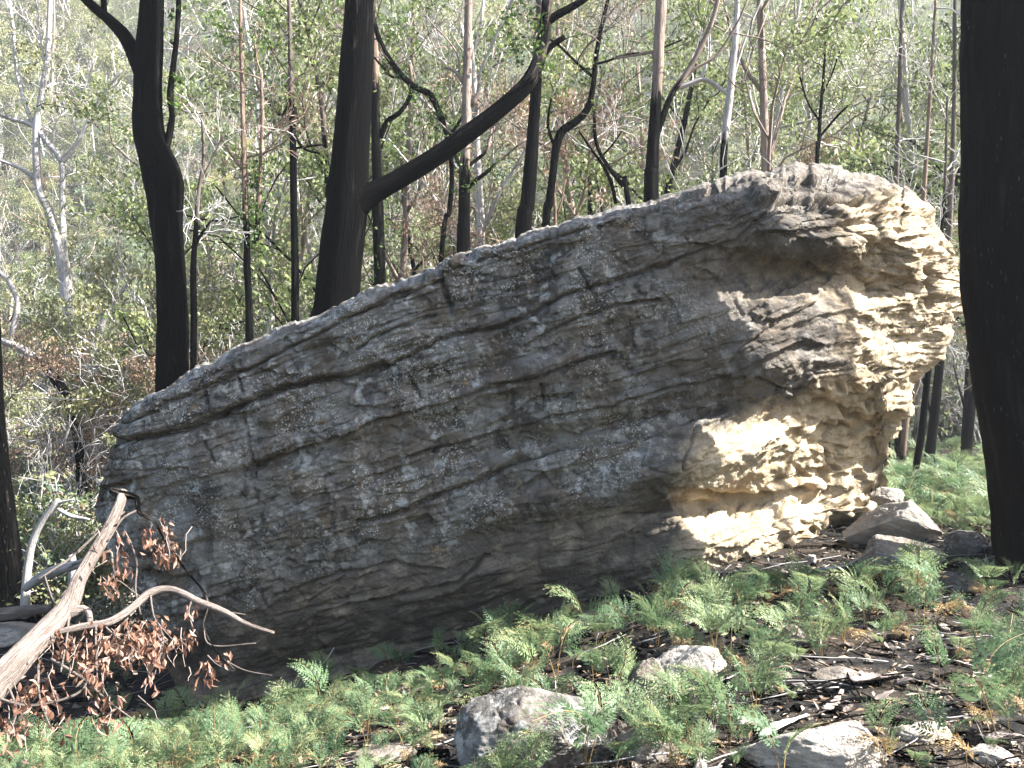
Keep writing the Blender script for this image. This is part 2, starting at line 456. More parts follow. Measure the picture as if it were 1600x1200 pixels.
# ------------------------------------------------------------------ the boulder
TOP = [(150, 790), (158, 762), (168, 735), (178, 700), (186, 658), (200, 640), (245, 612), (300, 578), (360, 548), (400, 527), (450, 505), (490, 495), (530, 478), (590, 447), (650, 428), (700, 403), (760, 385), (830, 362), (900, 338), (960, 322), (1060, 302), (1110, 280), (1180, 263), (1240, 256), (1300, 261), (1340, 265), (1380, 275), (1420, 295), (1450, 325), (1475, 360), (1492, 400), (1500, 430), (1504, 455)]
BOT = [(150, 800), (175, 880), (205, 930), (240, 1000), (285, 1090), (330, 1180), (400, 1175), (530, 1130), (640, 1100), (800, 1070), (870, 1050), (1000, 1010), (1130, 960), (1200, 930), (1262, 915), (1300, 890), (1350, 862), (1366, 835), (1373, 780), (1385, 720), (1398, 690), (1410, 660), (1428, 612), (1448, 582), (1468, 560), (1481, 520), (1498, 490), (1504, 460)]
BASEY = [(150, 7.75), (200, 7.45), (330, 7.32), (600, 7.18), (900, 7.08), (1080, 7.10), (1200, 7.40), (1300, 7.90), (1400, 8.50), (1504, 9.1)]
RND = [(150, 60), (190, 22), (400, 16), (700, 16), (950, 22), (1060, 28), (1180, 60), (1300, 95), (1420, 120), (1504, 140)]
# (px, py, rx, ry, rise in degrees, metres pushed back)
BLOBS = [(1300, 335, 170, 58, -2, -0.24), (1250, 430, 125, 34, -2, 0.34), (1170, 430, 55, 40, 25, 0.16), (1215, 560, 115, 50, -16, -0.13),
         (1000, 655, 230, 20, 13, 0.16), (1150, 716, 150, 42, 11, -0.34), (1150, 787, 150, 15, 4, 0.24), (1165, 845, 130, 42, 12, -0.34),
         (1335, 700, 55, 100, -14, 0.26), (1440, 390, 60, 70, 0, -0.10), (1415, 525, 60, 50, 10, 0.26), (1312, 838, 46, 22, 0, 0.75),
         (450, 800, 190, 120, 0, -0.13), (700, 600, 250, 55, 17, -0.10), (620, 1010, 330, 45, 14, 0.30), (270, 790, 45, 30, 10, 0.10),
         (560, 690, 260, 14, 15, 0.07), (800, 560, 300, 16, 17, 0.05), (900, 770, 260, 26, 15, -0.08), (1365, 790, 20, 50, 0, -0.1),
         (1255, 735, 40, 30, 10, 0.14), (1215, 745, 12, 11, 0, 0.10), (1245, 742, 12, 14, 0, 0.12), (1310, 590, 60, 26, 20, -0.1), (1370, 640, 40, 40, 25, -0.14),
         (1225, 300, 36, 16, -5, 0.12), (1360, 290, 26, 14, 10, 0.14), (300, 1040, 50, 40, 0, 0.25)]
# (polyline in photo pixels, half width px, depth m)
CRACKS = [([(186, 690), (240, 681), (300, 666), (345, 648), (430, 610), (475, 597), (540, 588), (600, 568)], 4.2, 0.09),
          ([(560, 590), (620, 564), (700, 525), (770, 513), (830, 492), (880, 462), (960, 440), (1040, 415), (1140, 378)], 3.0, 0.055),
          ([(820, 541), (853, 523), (893, 500), (966, 477), (1033, 470)], 2.8, 0.045),
          ([(380, 735), (470, 706), (533, 684), (576, 667), (700, 633), (766, 607), (843, 590), (893, 573), (960, 552)], 3.4, 0.06),
          ([(640, 715), (700, 700), (766, 683), (866, 655), (966, 633), (1066, 607), (1160, 590)], 3.0, 0.05),
          ([(560, 818), (620, 800), (746, 753), (806, 723), (870, 702), (930, 694), (1000, 683), (1066, 657), (1130, 642)], 4.0, 0.065),
          ([(1146, 377), (1200, 337), (1216, 312), (1266, 300), (1340, 318)], 3.4, 0.08),
          ([(676, 392), (682, 420), (690, 440), (700, 470), (706, 490)], 4.0, 0.07), ([(906, 420), (918, 445), (932, 470)], 2.6, 0.04),
          ([(314, 582), (318, 610), (326, 645)], 2.8, 0.05), ([(362, 575), (380, 612)], 2.2, 0.04), ([(226, 660), (232, 682)], 2.4, 0.04),
          ([(380, 650), (388, 690), (400, 745)], 2.2, 0.03), ([(318, 690), (335, 720)], 2.2, 0.03), ([(560, 545), (600, 520), (680, 492)], 2.4, 0.04),
          ([(250, 635), (330, 602), (420, 560), (520, 510), (640, 452)], 2.4, 0.04), ([(190, 664), (250, 640)], 2.6, 0.05),
          ([(700, 420), (800, 392), (900, 362), (1000, 335), (1090, 312)], 2.2, 0.035), ([(530, 500), (600, 476), (690, 436)], 2.2, 0.035),
          ([(430, 930), (520, 900), (620, 880), (690, 890)], 2.4, 0.035), ([(500, 960), (600, 935), (720, 905), (760, 870)], 2.6, 0.045),
          ([(1180, 590), (1240, 610), (1290, 612)], 2.4, 0.035), ([(1050, 770), (1140, 780), (1262, 765)], 5, 0.10), ([(1000, 800), (1100, 790), (1250, 800)], 2.4, 0.04),
          ([(1126, 430), (1150, 470), (1180, 500)], 2.4, 0.03), ([(1262, 640), (1340, 620), (1410, 585)], 2.8, 0.05), ([(1255, 700), (1300, 660), (1400, 640)], 2.6, 0.05),
          ([(1292, 770), (1290, 700), (1330, 640)], 2.4, 0.04), ([(1440, 420), (1455, 450), (1450, 480)], 4, 0.09), ([(1370, 330), (1378, 380), (1360, 400)], 3, 0.05),
          ([(845, 600), (850, 640)], 2, 0.03), ([(985, 500), (992, 545)], 2, 0.03), ([(640, 590), (655, 620)], 2.4, 0.04), ([(1090, 640), (1080, 690), (1068, 735)], 2.2, 0.03)]

def polydist(px, py, line):
    d = np.full(px.shape, 1e9)
    for (x0, y0), (x1, y1) in zip(line[:-1], line[1:]):
        dx, dy = x1 - x0, y1 - y0
        t = np.clip(((px - x0) * dx + (py - y0) * dy) / (dx * dx + dy * dy), 0, 1)
        d = np.minimum(d, np.hypot(px - x0 - t * dx, py - y0 - t * dy))
    return d

def grid_normals(V):
    du = np.gradient(V, axis=0); dv = np.gradient(V, axis=1)
    N = np.cross(du, dv); N /= np.linalg.norm(N, axis=2)[..., None] + 1e-9
    return N

def itp(tab, x):
    a = np.array(tab, float); return np.interp(x, a[:, 0], a[:, 1])

def build_boulder():
    us = np.concatenate([np.arange(150, 200, 1.2), np.arange(200, 1380, 2.0), np.arange(1380, 1504.01, 1.1)])
    NF, NB = 430, 70
    top = itp(TOP, us); bot = itp(BOT, us)
    ker = np.hanning(9); ker /= ker.sum()
    top[8:-8] = np.convolve(top, ker, 'same')[8:-8]; bot[8:-8] = np.convolve(bot, ker, 'same')[8:-8]
    top += 5.0 * fbm(us / 60, us * 0, us * 0 + 0.5, 4, 21) * np.clip((us - 150) / 20, 0, 1)
    top += (4.5 * np.clip(noise3(us / 17, 0, 0.3, 23) * 2.2 - 0.25, 0, 1) + 2.2 * noise3(us / 7.0, 0, 0.9, 24) + 5.0 * (np.floor(2.5 * noise3(us / 45, 0, 0.6, 25)) / 2.5)) * np.clip((us - 160) / 20, 0, 1) * np.clip((1490 - us) / 30, 0, 1)
    bot += 5.0 * fbm(us / 40, us * 0 + 3, us * 0 + 0.5, 4, 22) * sstep(1340, 1380, us) * np.clip((1504 - us) / 15, 0, 1)
    tv = np.linspace(0, 1, NF)
    tv = tv - 0.035 * np.sin(2 * np.pi * tv) / 1.0          # denser at the rim
    px = np.repeat(us[:, None], NF, 1); py = top[:, None] + (bot - top)[:, None] * tv[None]
    # --- smooth shape
    Yb = itp(BASEY, px)
    low = np.clip((py - top[:, None]) / 600.0, 0, 1.1)
    lean = np.interp(px, [150, 400, 900, 1150, 1300, 1504], [0.35, 0.65, 0.62, 0.50, 0.25, 0.1])
    Y = Yb + lean * low ** 1.25
    for (bx, by, rx, ry, ang, amp) in BLOBS:
        c, s_ = math.cos(math.radians(ang)), math.sin(math.radians(ang))
        dx, dy = px - bx, py - by
        a = (dx * c - dy * s_) / rx; b = (dx * s_ + dy * c) / ry
        Y = Y + amp * np.exp(-(np.abs(a) ** 2.2 + np.abs(b) ** 2.2))
    Y = Y + 0.85 * np.clip((px - 1060) / 240.0, 0, 1) * sstep(540, 740, py)
    Ymid = np.interp(px, [150, 250, 600, 1100, 1350, 1504], [8.2, 8.5, 8.7, 8.8, 9.3, 9.7])
    # rounding towards the silhouette (top rim, left end, right end)
    R = itp(RND, px)
    dtop = py - top[:, None]
    q = np.clip(dtop / R, 0, 1)
    rnd = 1 - np.sqrt(np.maximum(1 - (1 - q) ** 2, 0))
    dend = np.minimum((px - 150) / 70.0, 1); rl = 1 - np.sqrt(np.maximum(1 - (1 - np.clip(dend, 0, 1)) ** 2, 0))
    dr = np.minimum(1504 - px, np.maximum(bot[:, None] - py, 0) * 0.9 + np.maximum(1366 - px, 0) * 3)
    qr = np.clip(dr / 95.0, 0, 1); rr = 1 - np.sqrt(np.maximum(1 - (1 - qr) ** 2, 0))
    rr = rr * sstep(1340, 1375, px)
    m = 1 - (1 - rnd * np.where(px > 1100, 0.9, 0.55)) * (1 - rl) * (1 - rr)
    Y = Y + (Ymid - Y) * m
    V = np.stack([(px - 800) / F * Y, Y, EYE - (py - 600) / F * Y], -1)
    N = grid_normals(V)
    if N[:, 100:200, 1].mean() > 0: N = -N
    # --- bedding
    right = sstep(1080, 1260, px)
    warp = 9 * fbm(px / 330, py / 200, 0.2, 2, 31) + 2.2 * fbm(px / 40, py / 26, 0.7, 3, 32)
    s = py + 0.285 * px + warp + 26 * right * np.sin((px - 1100) / 110.0)
    al = px - 0.285 * py
    cleanlow = sstep(-10, 60, py - np.interp(px, [150, 330, 500, 760, 1000, 1100], [1010, 965, 895, 835, 755, 1200]))
    e = 0
    for per, amp, sd in ((74, 0.030, 1), (30, 0.013, 2), (13, 0.005, 3)):
        g = s / per + 0.55 * noise3(al / 620, s / 260, sd, 40 + sd)
        saw = g - np.floor(g)
        prof = np.where(saw < 0.86, saw / 0.86, (1 - saw) / 0.14)
        lay = _hash(np.floor(g), np.floor(g) * 0, np.floor(g) * 0, 50 + sd) / 4294967295.0
        mod = np.clip(0.22 + 1.5 * noise3(al / 150, np.floor(g) * 3.7, sd, 60 + sd), 0, 1.3) * (0.42 + 0.7 * right) * (1 - 0.6 * cleanlow)
        e = e + amp * (prof - 0.5) * mod * (0.4 + 0.9 * lay)
    # thin bedding cracks that come and go
    r1 = 1 - np.abs(noise3(al / 620, s / 24, 1.5, 70)) * 2.2
    e = e - 0.030 * (1 - 0.7 * cleanlow) * np.clip(r1, 0, 1) ** 16 * np.clip(0.5 + noise3(al / 120, s / 60, 3, 71) * 2, 0, 1)
    r2 = 1 - np.abs(noise3(al / 260, s / 11, 2.5, 72)) * 2.2
    e = e - 0.010 * np.clip(r2, 0, 1) ** 12 * np.clip(0.4 + noise3(al / 90, s / 50, 5, 73) * 2, 0, 1)
    # cross joints between blocks
    j = 1 - np.abs(noise3(al / 62 + 0.25 * noise3(s / 30, al / 60, 0, 76), s / 210, 4.5, 74)) * 2.2
    jm = np.clip(noise3(al / 90, s / 45, 8, 75) * 3 - 0.2, 0, 1) * (1 - right)
    e = e - 0.030 * np.clip(j, 0, 1) ** 16 * jm
    # broken blocks: plates standing a little proud of their neighbours
    f1, f2 = worley2(al / 95 + 0.2 * noise3(al / 40, s / 30, 1, 77), s / 38, 78)
    hcell = _hash(np.floor(f1 * 0 + al / 95), np.floor(s / 38), np.floor(al * 0), 79)
    e = e - 0.022 * np.exp(-((f2 - f1) / 0.07) ** 2) * np.clip(0.3 + 2 * noise3(px / 200, py / 160, 2, 80), 0, 1) * (1 - 0.6 * right)
    fx = al / 150 + 0.35 * noise3(px / 90, py / 60, 2, 110); fy = s / 62 + 0.3 * noise3(px / 70, py / 50, 3, 111)
    fid = _hash(np.floor(fx + 0.5 * (np.floor(fy) % 2)), np.floor(fy), np.floor(fx) * 0, 112)
    e = e + (0.050 * ((fid & 255) / 255.0 - 0.5) + 0.035 * (((fid >> 8) & 255) / 127.0 - 1) * ((fy - np.floor(fy)) - 0.5)) * (1 - 0.6 * right) * (1 - 0.5 * cleanlow)
    # tafoni: scoops with sharp rims on the weathered right end
    wx = al + 18 * fbm(px / 50, py / 50, 0.4, 2, 81); wy = s + 14 * fbm(px / 50, py / 50, 1.4, 2, 82)
    hc, _ = worley2(wx / 33 + 0.15 * noise3(px / 15, py / 15, 0, 140), wy / 27, 141)
    e = e - 0.085 * np.clip(1 - hc / 0.42, 0, 1) ** 0.6 * sstep(1180, 1290, px) * sstep(560, 640, py) * (noise3(px / 70, py / 60, 4, 142) > -0.1)
    tmask = sstep(1120, 1240, px) * np.clip(sstep(560, 650, py) + sstep(1330, 1420, px) * 0.8 + 0.25 * sstep(300, 420, py), 0, 1)
    g1, g2 = worley2(wx / 62, wy / 40, 83)
    e = e + tmask * 0.085 * (np.clip(g1, 0, 1) ** 2.2 - 0.22)
    g1, g2 = worley2(wx / 25, wy / 16, 84)
    e = e + (0.15 + 0.85 * tmask) * sstep(1000, 1200, px) * 0.042 * (np.clip(g1, 0, 1) ** 1.5 - 0.3)
    lump, _ = worley2(px / 52 + 0.3 * noise3(px / 30, py / 30, 0, 85), py / 40, 86)
    e = e - sstep(1280, 1400, px) * sstep(560, 480, py) * 0.13 * (np.clip(lump, 0, 1) ** 1.4 - 0.3)
    e = e + 0.045 * fbm(px / 150, py / 110, 0.9, 2, 87) + 0.010 * fbm(px / 24, py / 18, 0.9, 4, 88) * (0.6 + 0.8 * right)
    cwx = al + 5 * fbm(px / 30, py / 30, 2.2, 3, 120); cwy = s + 3.5 * fbm(px / 30, py / 30, 3.2, 3, 121)
    low_r = sstep(1060, 1230, px)
    e = e + (0.030 + 0.040 * low_r) * chips(cwx / 120, cwy / 36, 122) * (1 - 0.5 * cleanlow * (1 - low_r))
    e = e + (0.014 + 0.014 * low_r) * chips(cwx / 48, cwy / 15, 123)
    e = e + (0.005 + 0.003 * low_r) * chips(cwx / 14, cwy / 7.5, 124)
    brow = sstep(1040, 1180, px) * sstep(480, 400, py)
    e = e + 0.09 * brow * chips(px / 78 + 0.2 * fbm(px / 60, py / 60, 1, 3, 125), py / 46, 126) + 0.016 * brow * chips(px / 30, py / 20, 127)
    e = e + 0.05 * sstep(1440, 1490, px)
    for line, w, dep in CRACKS:
        jit = 3.0 * noise3(px / 22, py / 22, 0.3, 89)
        d = polydist(px + jit, py + jit, line)
        e = e - 1.5 * dep * np.exp(-(d / w) ** 2)
        # the bed above a crack stands proud, throwing the crack into shade
        e = e + 0.25 * dep * np.exp(-((d - 2.2 * w) / (2.0 * w)) ** 2) * (py < np.interp(px, [p[0] for p in line], [p[1] for p in line]) if line[0][0] < line[-1][0] and abs(line[-1][0] - line[0][0]) > 80 else 0)
    fade = np.clip(dtop / 10.0, 0.25, 1)
    V = V + N * (e * fade)[..., None]
    N2 = grid_normals(V)
    if (N2 * N).sum(-1).mean() < 0: N2 = -N2
    e2 = 0.009 * fbm(V[..., 0] * 9, V[..., 1] * 9, V[..., 2] * 9, 4, 90, 0.6)
    pit, _ = worley2(al / 9.0, s / 6.0, 91)
    e2 = e2 - 0.012 * np.clip(0.35 - pit, 0, 1) / 0.35 * np.clip(noise3(px / 60, py / 40, 7, 92) * 3, 0, 1)
    V = V + N2 * e2[..., None]
    # --- masks of what the stone is made of
    ss = py + 0.30 * px
    fresh = np.clip(sstep(930, 1060, ss + 40 * noise3(px / 90, py / 60, 0, 93)) * sstep(960, 1180, px), 0, 1)
    fresh = np.maximum(fresh, 0.66 * sstep(1240, 1370, px) * sstep(262, 330, py))
    fresh = np.maximum(fresh, 0.42 * np.exp(-(((px - 1290) / 170) ** 4 + ((py - 440) / 55) ** 4)))
    clean = sstep(-25, 35, py - np.interp(px, [150, 330, 500, 760, 1000, 1200], [1010, 965, 895, 835, 755, 700]) + 30 * fbm(px / 80, py / 50, 0, 3, 94))
    fresh = np.maximum(fresh, 0.30 * clean)
    lich = (1 - 0.93 * clean) * (1 - 0.85 * np.clip(fresh * 1.3, 0, 1)) * (1 - 0.55 * sstep(950, 1150, px))
    # --- the back of the block, closing every ring
    tb = np.linspace(0, 1, NB + 2)[1:-1]
    P0 = V[:, 0]; P1 = V[:, -1]
    backd = np.interp(us, [150, 230, 400, 700, 1200, 1400, 1504], [0.05, 0.7, 1.3, 2.5, 2.8, 1.8, 0.05])
    th = tb[None] * np.pi
    B = np.zeros((len(us), NB, 3))
    cen = (P0 + P1) / 2; half = (P1 - P0) / 2
    for k in range(3):
        B[..., k] = cen[:, None, k] - half[:, None, k] * np.sign(np.cos(th)) * np.abs(np.cos(th)) ** 0.55
    gy = np.sin(th) ** 0.6 * backd[:, None]
    B[..., 1] += gy; B[..., 0] += gy * (us[:, None] - 800) / F * 0.6
    nb = 0.12 * fbm(B[..., 0] * 1.3, B[..., 1] * 1.3, B[..., 2] * 1.3, 4, 95) * np.sin(th)
    B[..., 2] += nb
    # order of a ring: front from the rim down, then back from the foot up
    V = np.concatenate([V, B[:, ::-1]], 1)
    nv = NF + NB
    attf = np.concatenate([fresh, np.zeros_like(gy) + 0.1], 1); attl = np.concatenate([lich, np.zeros_like(gy) + 0.8], 1)
    mb = MB()
    mb.add(V.reshape(-1, 3), grid_faces(len(us), nv, True), fresh=attf.ravel(), lichen=attl.ravel())
    for col in (0, len(us) - 1):
        ring = np.arange(nv) + col * nv
        c0 = V[col].mean(0)
        base = mb.n
        mb.add(c0[None], None, None, fresh=0.3, lichen=0.3)
        r2 = np.roll(ring, -1)
        mb.t.append(np.stack([ring, r2, np.full(nv, base)], 1) if col == 0 else np.stack([r2, ring, np.full(nv, base)], 1))
    o = mb.obj('boulder', M_boulder)
    tag(o, 'huge tilted grey sandstone boulder with lichen crust and cream weathered right end', 'boulder')
    return o

M_boulder = rock_material('boulder_sandstone', hero=True, dark=0.80)
build_boulder()

# ------------------------------------------------------------------ stones
from mathutils import Matrix
def ico(sub):
    import bmesh
    bm = bmesh.new(); bmesh.ops.create_icosphere(bm, subdivisions=sub, radius=1)
    v = np.array([q.co[:] for q in bm.verts]); f = np.array([[q.index for q in fc.verts] for fc in bm.faces]); bm.free()
    return v, f
ICO5, ICO4, ICO3 = ico(6), ico(5), ico(3)
def stone(label, px, py, w, h, Y, mat, seed, deep=0.8, cuts=9, name='stone', tilt=0.0, hi=False, bury=0.25, cat='stone', sharp=0.75, planes=()):
    """a broken stone about w x h photo pixels whose middle is seen at (px, py)"""
    v, f = ICO5 if hi else ICO4
    if Y < 7.15: Y = gY(px, py + 0.30 * h) + 0.15 * w / F * Y * deep
    r = np.random.default_rng(seed)
    p = v.copy()
    for i in range(cuts):
        d = r.normal(size=3); d /= np.linalg.norm(d)
        k = r.uniform(sharp * 0.75, sharp * 1.1)
        over = np.maximum(p @ d - k, 0)
        p = p - over[:, None] * d * 0.92
    for (a_, b_, c_, k) in planes:
        d = np.array([a_, b_, c_]); d /= np.linalg.norm(d)
        over = np.maximum(p @ d - k, 0); p = p - over[:, None] * d * 0.97
    p *= (1 + (0.035 if planes else 0.10) * fbm(v[:, 0] * 1.5 + seed, v[:, 1] * 1.5, v[:, 2] * 1.5, 4, seed)[:, None])
    p += v * ((0.022 if planes or sharp < 0.66 else 0.05) * fbm(v[:, 0] * 5, v[:, 1] * 5 + seed, v[:, 2] * 5, 4, seed + 3) - 0.035 * np.clip(1 - np.abs(noise3(v[:, 0] * 2.2, v[:, 1] * 2.2, v[:, 2] * 7 + seed, seed + 4)) * 3, 0, 1) ** 6)[:, None]
    sx = w / F * Y / 2 / 0.9; sz = h / F * Y / 2 / 0.9
    p = p * np.array([sx, sx * deep, sz])
    if tilt:
        c, s_ = math.cos(tilt), math.sin(tilt)
        p = np.stack([p[:, 0] * c - p[:, 2] * s_, p[:, 1], p[:, 0] * s_ + p[:, 2] * c], 1)
    loc = P(px, py, Y)
    if Y < 7.15: loc[2] -= 0.08 * h / F * Y
    mb = MB(); mb.add(p, None, f)
    o = mb.obj(name, mat); o.location = loc
    tag(o, label, cat)
    return o
M_dark = rock_material('dark_stone', dark=0.50, seed=3.0, lich=0.95)
M_black = rock_material('dark_lichen_stone', dark=0.42, seed=5.0, lich=0.6)
M_mid = rock_material('grey_stone', dark=1.1, seed=7.0, lich=0.5)
M_pale = rock_material('pale_stone', dark=1.1, pale=0.55, seed=11.0, lich=0.18)
stone('dark grey lichen spotted rock jutting from the ferns in the foreground', 834, 1150, 262, 200, 4.55, M_dark, 12, 0.75, 4, 'rock', 0.0, True, cat='rock', sharp=0.9, planes=[(0.42, -0.28, 0.9, 0.50), (-0.45, -0.2, 0.85, 0.62), (-0.95, -0.3, 0.25, 0.70), (-0.15, -1, 0.25, 0.55), (0.5, -0.8, -0.5, 0.50), (0.95, -0.3, 0.3, 0.80)])
stone('large pale sunlit block lying at the foot of the boulder', 1405, 826, 175, 108, 8.15, M_pale, 31, 0.7, 12, 'rock', -0.35, True, cat='rock', sharp=0.62)
stone('small pale block behind the large sunlit block', 1390, 778, 52, 34, 9.0, M_pale, 32, 0.8, 10, 'stone', 0.0)
stone('dark slab with a flat pale top in front of the sunlit block', 1408, 876, 170, 84, 7.2, M_mid, 33, 0.8, 8, 'stone', -0.08, True, sharp=0.62, planes=[(0.15, -0.35, 1, 0.35), (-0.2, -1, 0.1, 0.6)])
stone('dark rounded stone at the foot of the thick right trunk', 1512, 855, 66, 50, 7.3, M_dark, 34, 0.8, 8, 'stone')
stone('broad pale stone half hidden by ferns right of the dark rock', 1070, 1033, 120, 62, 5.3, M_pale, 35, 0.8, 9, 'stone')
stone('pale squarish stone beside the charred stick', 1012, 1056, 60, 58, 5.0, M_mid, 36, 0.8, 9, 'stone')
stone('flat white stone on bare black soil', 1440, 1143, 82, 34, 4.3, M_pale, 37, 0.8, 7, 'stone')
stone('bleached white rock lying at the bottom edge', 1290, 1172, 245, 88, 4.02, M_pale, 38, 0.6, 10, 'rock', 0.12, True, cat='rock')
stone('flat grey stone at the right edge among ferns', 1590, 1046, 96, 36, 5.0, M_mid, 39, 0.8, 7, 'stone')
stone('grey stone under the ferns below the slab', 1235, 994, 66, 34, 5.7, M_mid, 40, 0.8, 8, 'stone')
stone('low pale stone at the bottom left of the dark rock', 600, 1182, 100, 26, 4.3, M_mid, 41, 0.8, 7, 'stone')
stone('grey stone at the bottom right of the dark rock', 1010, 1165, 90, 60, 4.35, M_mid, 42, 0.8, 8, 'stone')
stone('pale ledge stone at the left edge behind the dead branch', 12, 992, 90, 34, 7.1, M_pale, 43, 0.8, 8, 'stone')
stone('brown earthy stone at the foot of the boulder face', 915, 972, 60, 36, 6.9, M_mid, 44, 0.8, 8, 'stone')
stone('small grey stone left of the flat white stone', 1215, 1058, 40, 26, 4.9, M_mid, 45, 0.8, 8, 'stone')
stone('dark stone half buried beside the right trunk ferns', 1490, 912, 74, 40, 6.5, M_dark, 46, 0.8, 8, 'stone')
stone('flat pale stone at the bottom right corner', 1545, 1182, 96, 30, 4.0, M_pale, 51, 0.8, 8, sharp=0.62)
stone('broken pale slab between the bleached rock and the charred stick', 1165, 1130, 70, 24, 4.4, M_pale, 52, 0.8, 9, sharp=0.62)
stone('thin grey slab left of the curled bark plate', 1310, 1055, 70, 22, 4.8, M_mid, 53, 0.9, 9, sharp=0.62)
stone('small pale chunk on the litter below the flat topped slab', 1345, 935, 36, 22, 6.2, M_pale, 54, 0.8, 9, sharp=0.62)
stone('grey chunk below the boulder middle among litter', 1120, 925, 48, 26, 6.6, M_mid, 55, 0.8, 9, sharp=0.62)
stone('small white stone under the ledge of the boulder', 1268, 873, 18, 14, 7.6, M_pale, 47, 0.8, 8, 'stone')

# ------------------------------------------------------------------ materials of the wood
M_char = bark_material('charred_bark', (0.20, 0.165, 0.14), (0.10, 0.08, 0.068))
M_charfleck = bark_material('charred_bark_flecked', (0.13, 0.10, 0.08), (0.06, 0.05, 0.045), 0.8, 0.45, 0.7)
M_palebark = bark_material('pale_gum_bark', (0.64, 0.605, 0.575), (0.42, 0.375, 0.345))
M_midbark = bark_material('peeling_gum_bark', (0.40, 0.32, 0.265), (0.23, 0.175, 0.145))
M_brownbark = bark_material('brown_gum_bark', (0.34, 0.25, 0.19), (0.20, 0.135, 0.10))
M_greytwig = bark_material('grey_dead_wood', (0.58, 0.555, 0.525), (0.35, 0.325, 0.305))
G_dark = (0.030, 0.060, 0.014); G_mid = (0.07, 0.115, 0.028); G_lit = (0.14, 0.19, 0.05)
M_regrowth = leaf_material('regrowth_leaf', [(0.0, G_dark), (0.5, (0.06, 0.115, 0.022)), (0.8, (0.12, 0.18, 0.04)), (1.0, (0.17, 0.20, 0.05))], 0.4, 0.45)
M_olive = leaf_material('olive_leaf', [(0.0, (0.11, 0.122, 0.052)), (0.45, (0.21, 0.22, 0.10)), (0.75, (0.30, 0.295, 0.145)), (1.0, (0.36, 0.30, 0.17))], 0.35, 0.5, 0.35)
M_blue = leaf_material('blue_green_leaf', [(0.0, (0.08, 0.12, 0.07)), (0.5, (0.16, 0.21, 0.13)), (1.0, (0.26, 0.31, 0.20))], 0.35, 0.5, 0.3)
M_green = leaf_material('green_leaf', [(0.0, (0.065, 0.095, 0.032)), (0.5, (0.145, 0.185, 0.066)), (1.0, (0.26, 0.285, 0.115))], 0.4, 0.5, 0.3)
M_rust = leaf_material('dead_leaf_brown', [(0.0, (0.08, 0.042, 0.028)), (0.45, (0.185, 0.095, 0.062)), (0.8, (0.31, 0.185, 0.13)), (1.0, (0.36, 0.265, 0.20))], 0.25, 0.5)
M_scorch = leaf_material('scorched_leaf', [(0.0, (0.16, 0.10, 0.06)), (0.5, (0.26, 0.17, 0.11)), (1.0, (0.36, 0.27, 0.20))], 0.3, 0.6)

# ------------------------------------------------------------------ generic branching
def grow(rng, base, d, length, r0, level, spec, out, tips):
    """spec: per level (children, length factor, angle, wander, up, first child at)"""
    nch, lf, ang, wander, up, first = spec[level]
    n = max(4, int(7 - level * 1.5)) if level else 10
    p = np.array(base, float); d = np.array(d, float); d /= np.linalg.norm(d)
    pts = [p]; dirs = [d]
    for i in range(n):
        d = d + rng.normal(0, wander, 3) + np.array([0, 0, up])
        d /= np.linalg.norm(d)
        p = p + d * length / n
        pts.append(p); dirs.append(d)
    pts = np.array(pts); t = np.linspace(0, 1, n + 1)
    rad = r0 * (1 - 0.72 * t)
    out.append((pts, rad, level))
    if level + 1 >= len(spec):
        tips.append((pts[-1], dirs[-1])); tips.append((pts[n // 2], dirs[n // 2]))
        return
    az = rng.uniform(0, 6.28)
    for c in range(nch):
        tt = first + (1 - first) * (c + rng.uniform(0.1, 0.9)) / nch
        i = min(int(tt * n), n - 1); f = tt * n - i
        bp = pts[i] * (1 - f) + pts[i + 1] * f; bd = dirs[i]
        az += 2.4 + rng.normal(0, 0.5)
        perp = np.cross(bd, [math.cos(az), math.sin(az), 0.31]); perp /= np.linalg.norm(perp) + 1e-9
        a = ang * rng.uniform(0.7, 1.3)
        nd = bd * math.cos(a) + perp * math.sin(a)
        rr = (r0 * (1 - 0.72 * tt)) * rng.uniform(0.45, 0.7)
        grow(rng, bp, nd, length * lf * rng.uniform(0.7, 1.25) * (1.15 - 0.4 * tt), rr, level + 1, spec, out, tips)

def limbs(mb, out, minr, char_h=None, sides=(7, 5, 4, 3, 3)):
    for pts, rad, lv in out:
        ch = 0.0 if char_h is None else np.clip(0.5 + (char_h - pts[:, 2]) / 1.2, 0, 1)
        tube(mb, pts, np.maximum(rad, minr), sides[min(lv, 4)], char=ch)

def clump(rng, tips, per, spread, keep=1.0):
    c = []
    if keep < 0.7: per, keep, spread = per * 1.9, keep * 0.55, spread * 1.15
    for p, d in tips:
        if rng.uniform() > keep: continue
        k = int(per * rng.uniform(0.5, 1.5))
        q = rng.normal(size=(k, 3)); q /= np.linalg.norm(q, axis=1)[:, None] + 1e-9
        c.append(p + q * [1, 1, 0.6] * (spread * rng.uniform(0, 1, k) ** 0.5)[:, None])
    return np.vstack(c) if c else np.zeros((0, 3))

# ------------------------------------------------------------------ prototypes of the forest behind
PROTO = {}
def proto(kind, variant, trunk_mb, tmat, crown_mb, cmat, crown_name='crown'):
    tm = trunk_mb.mesh(kind + '_trunk', tmat)
    cm = crown_mb.mesh(kind + '_' + crown_name, cmat, False) if crown_mb is not None and crown_mb.n else None
    PROTO.setdefault(kind, []).append((tm, cm, crown_name))

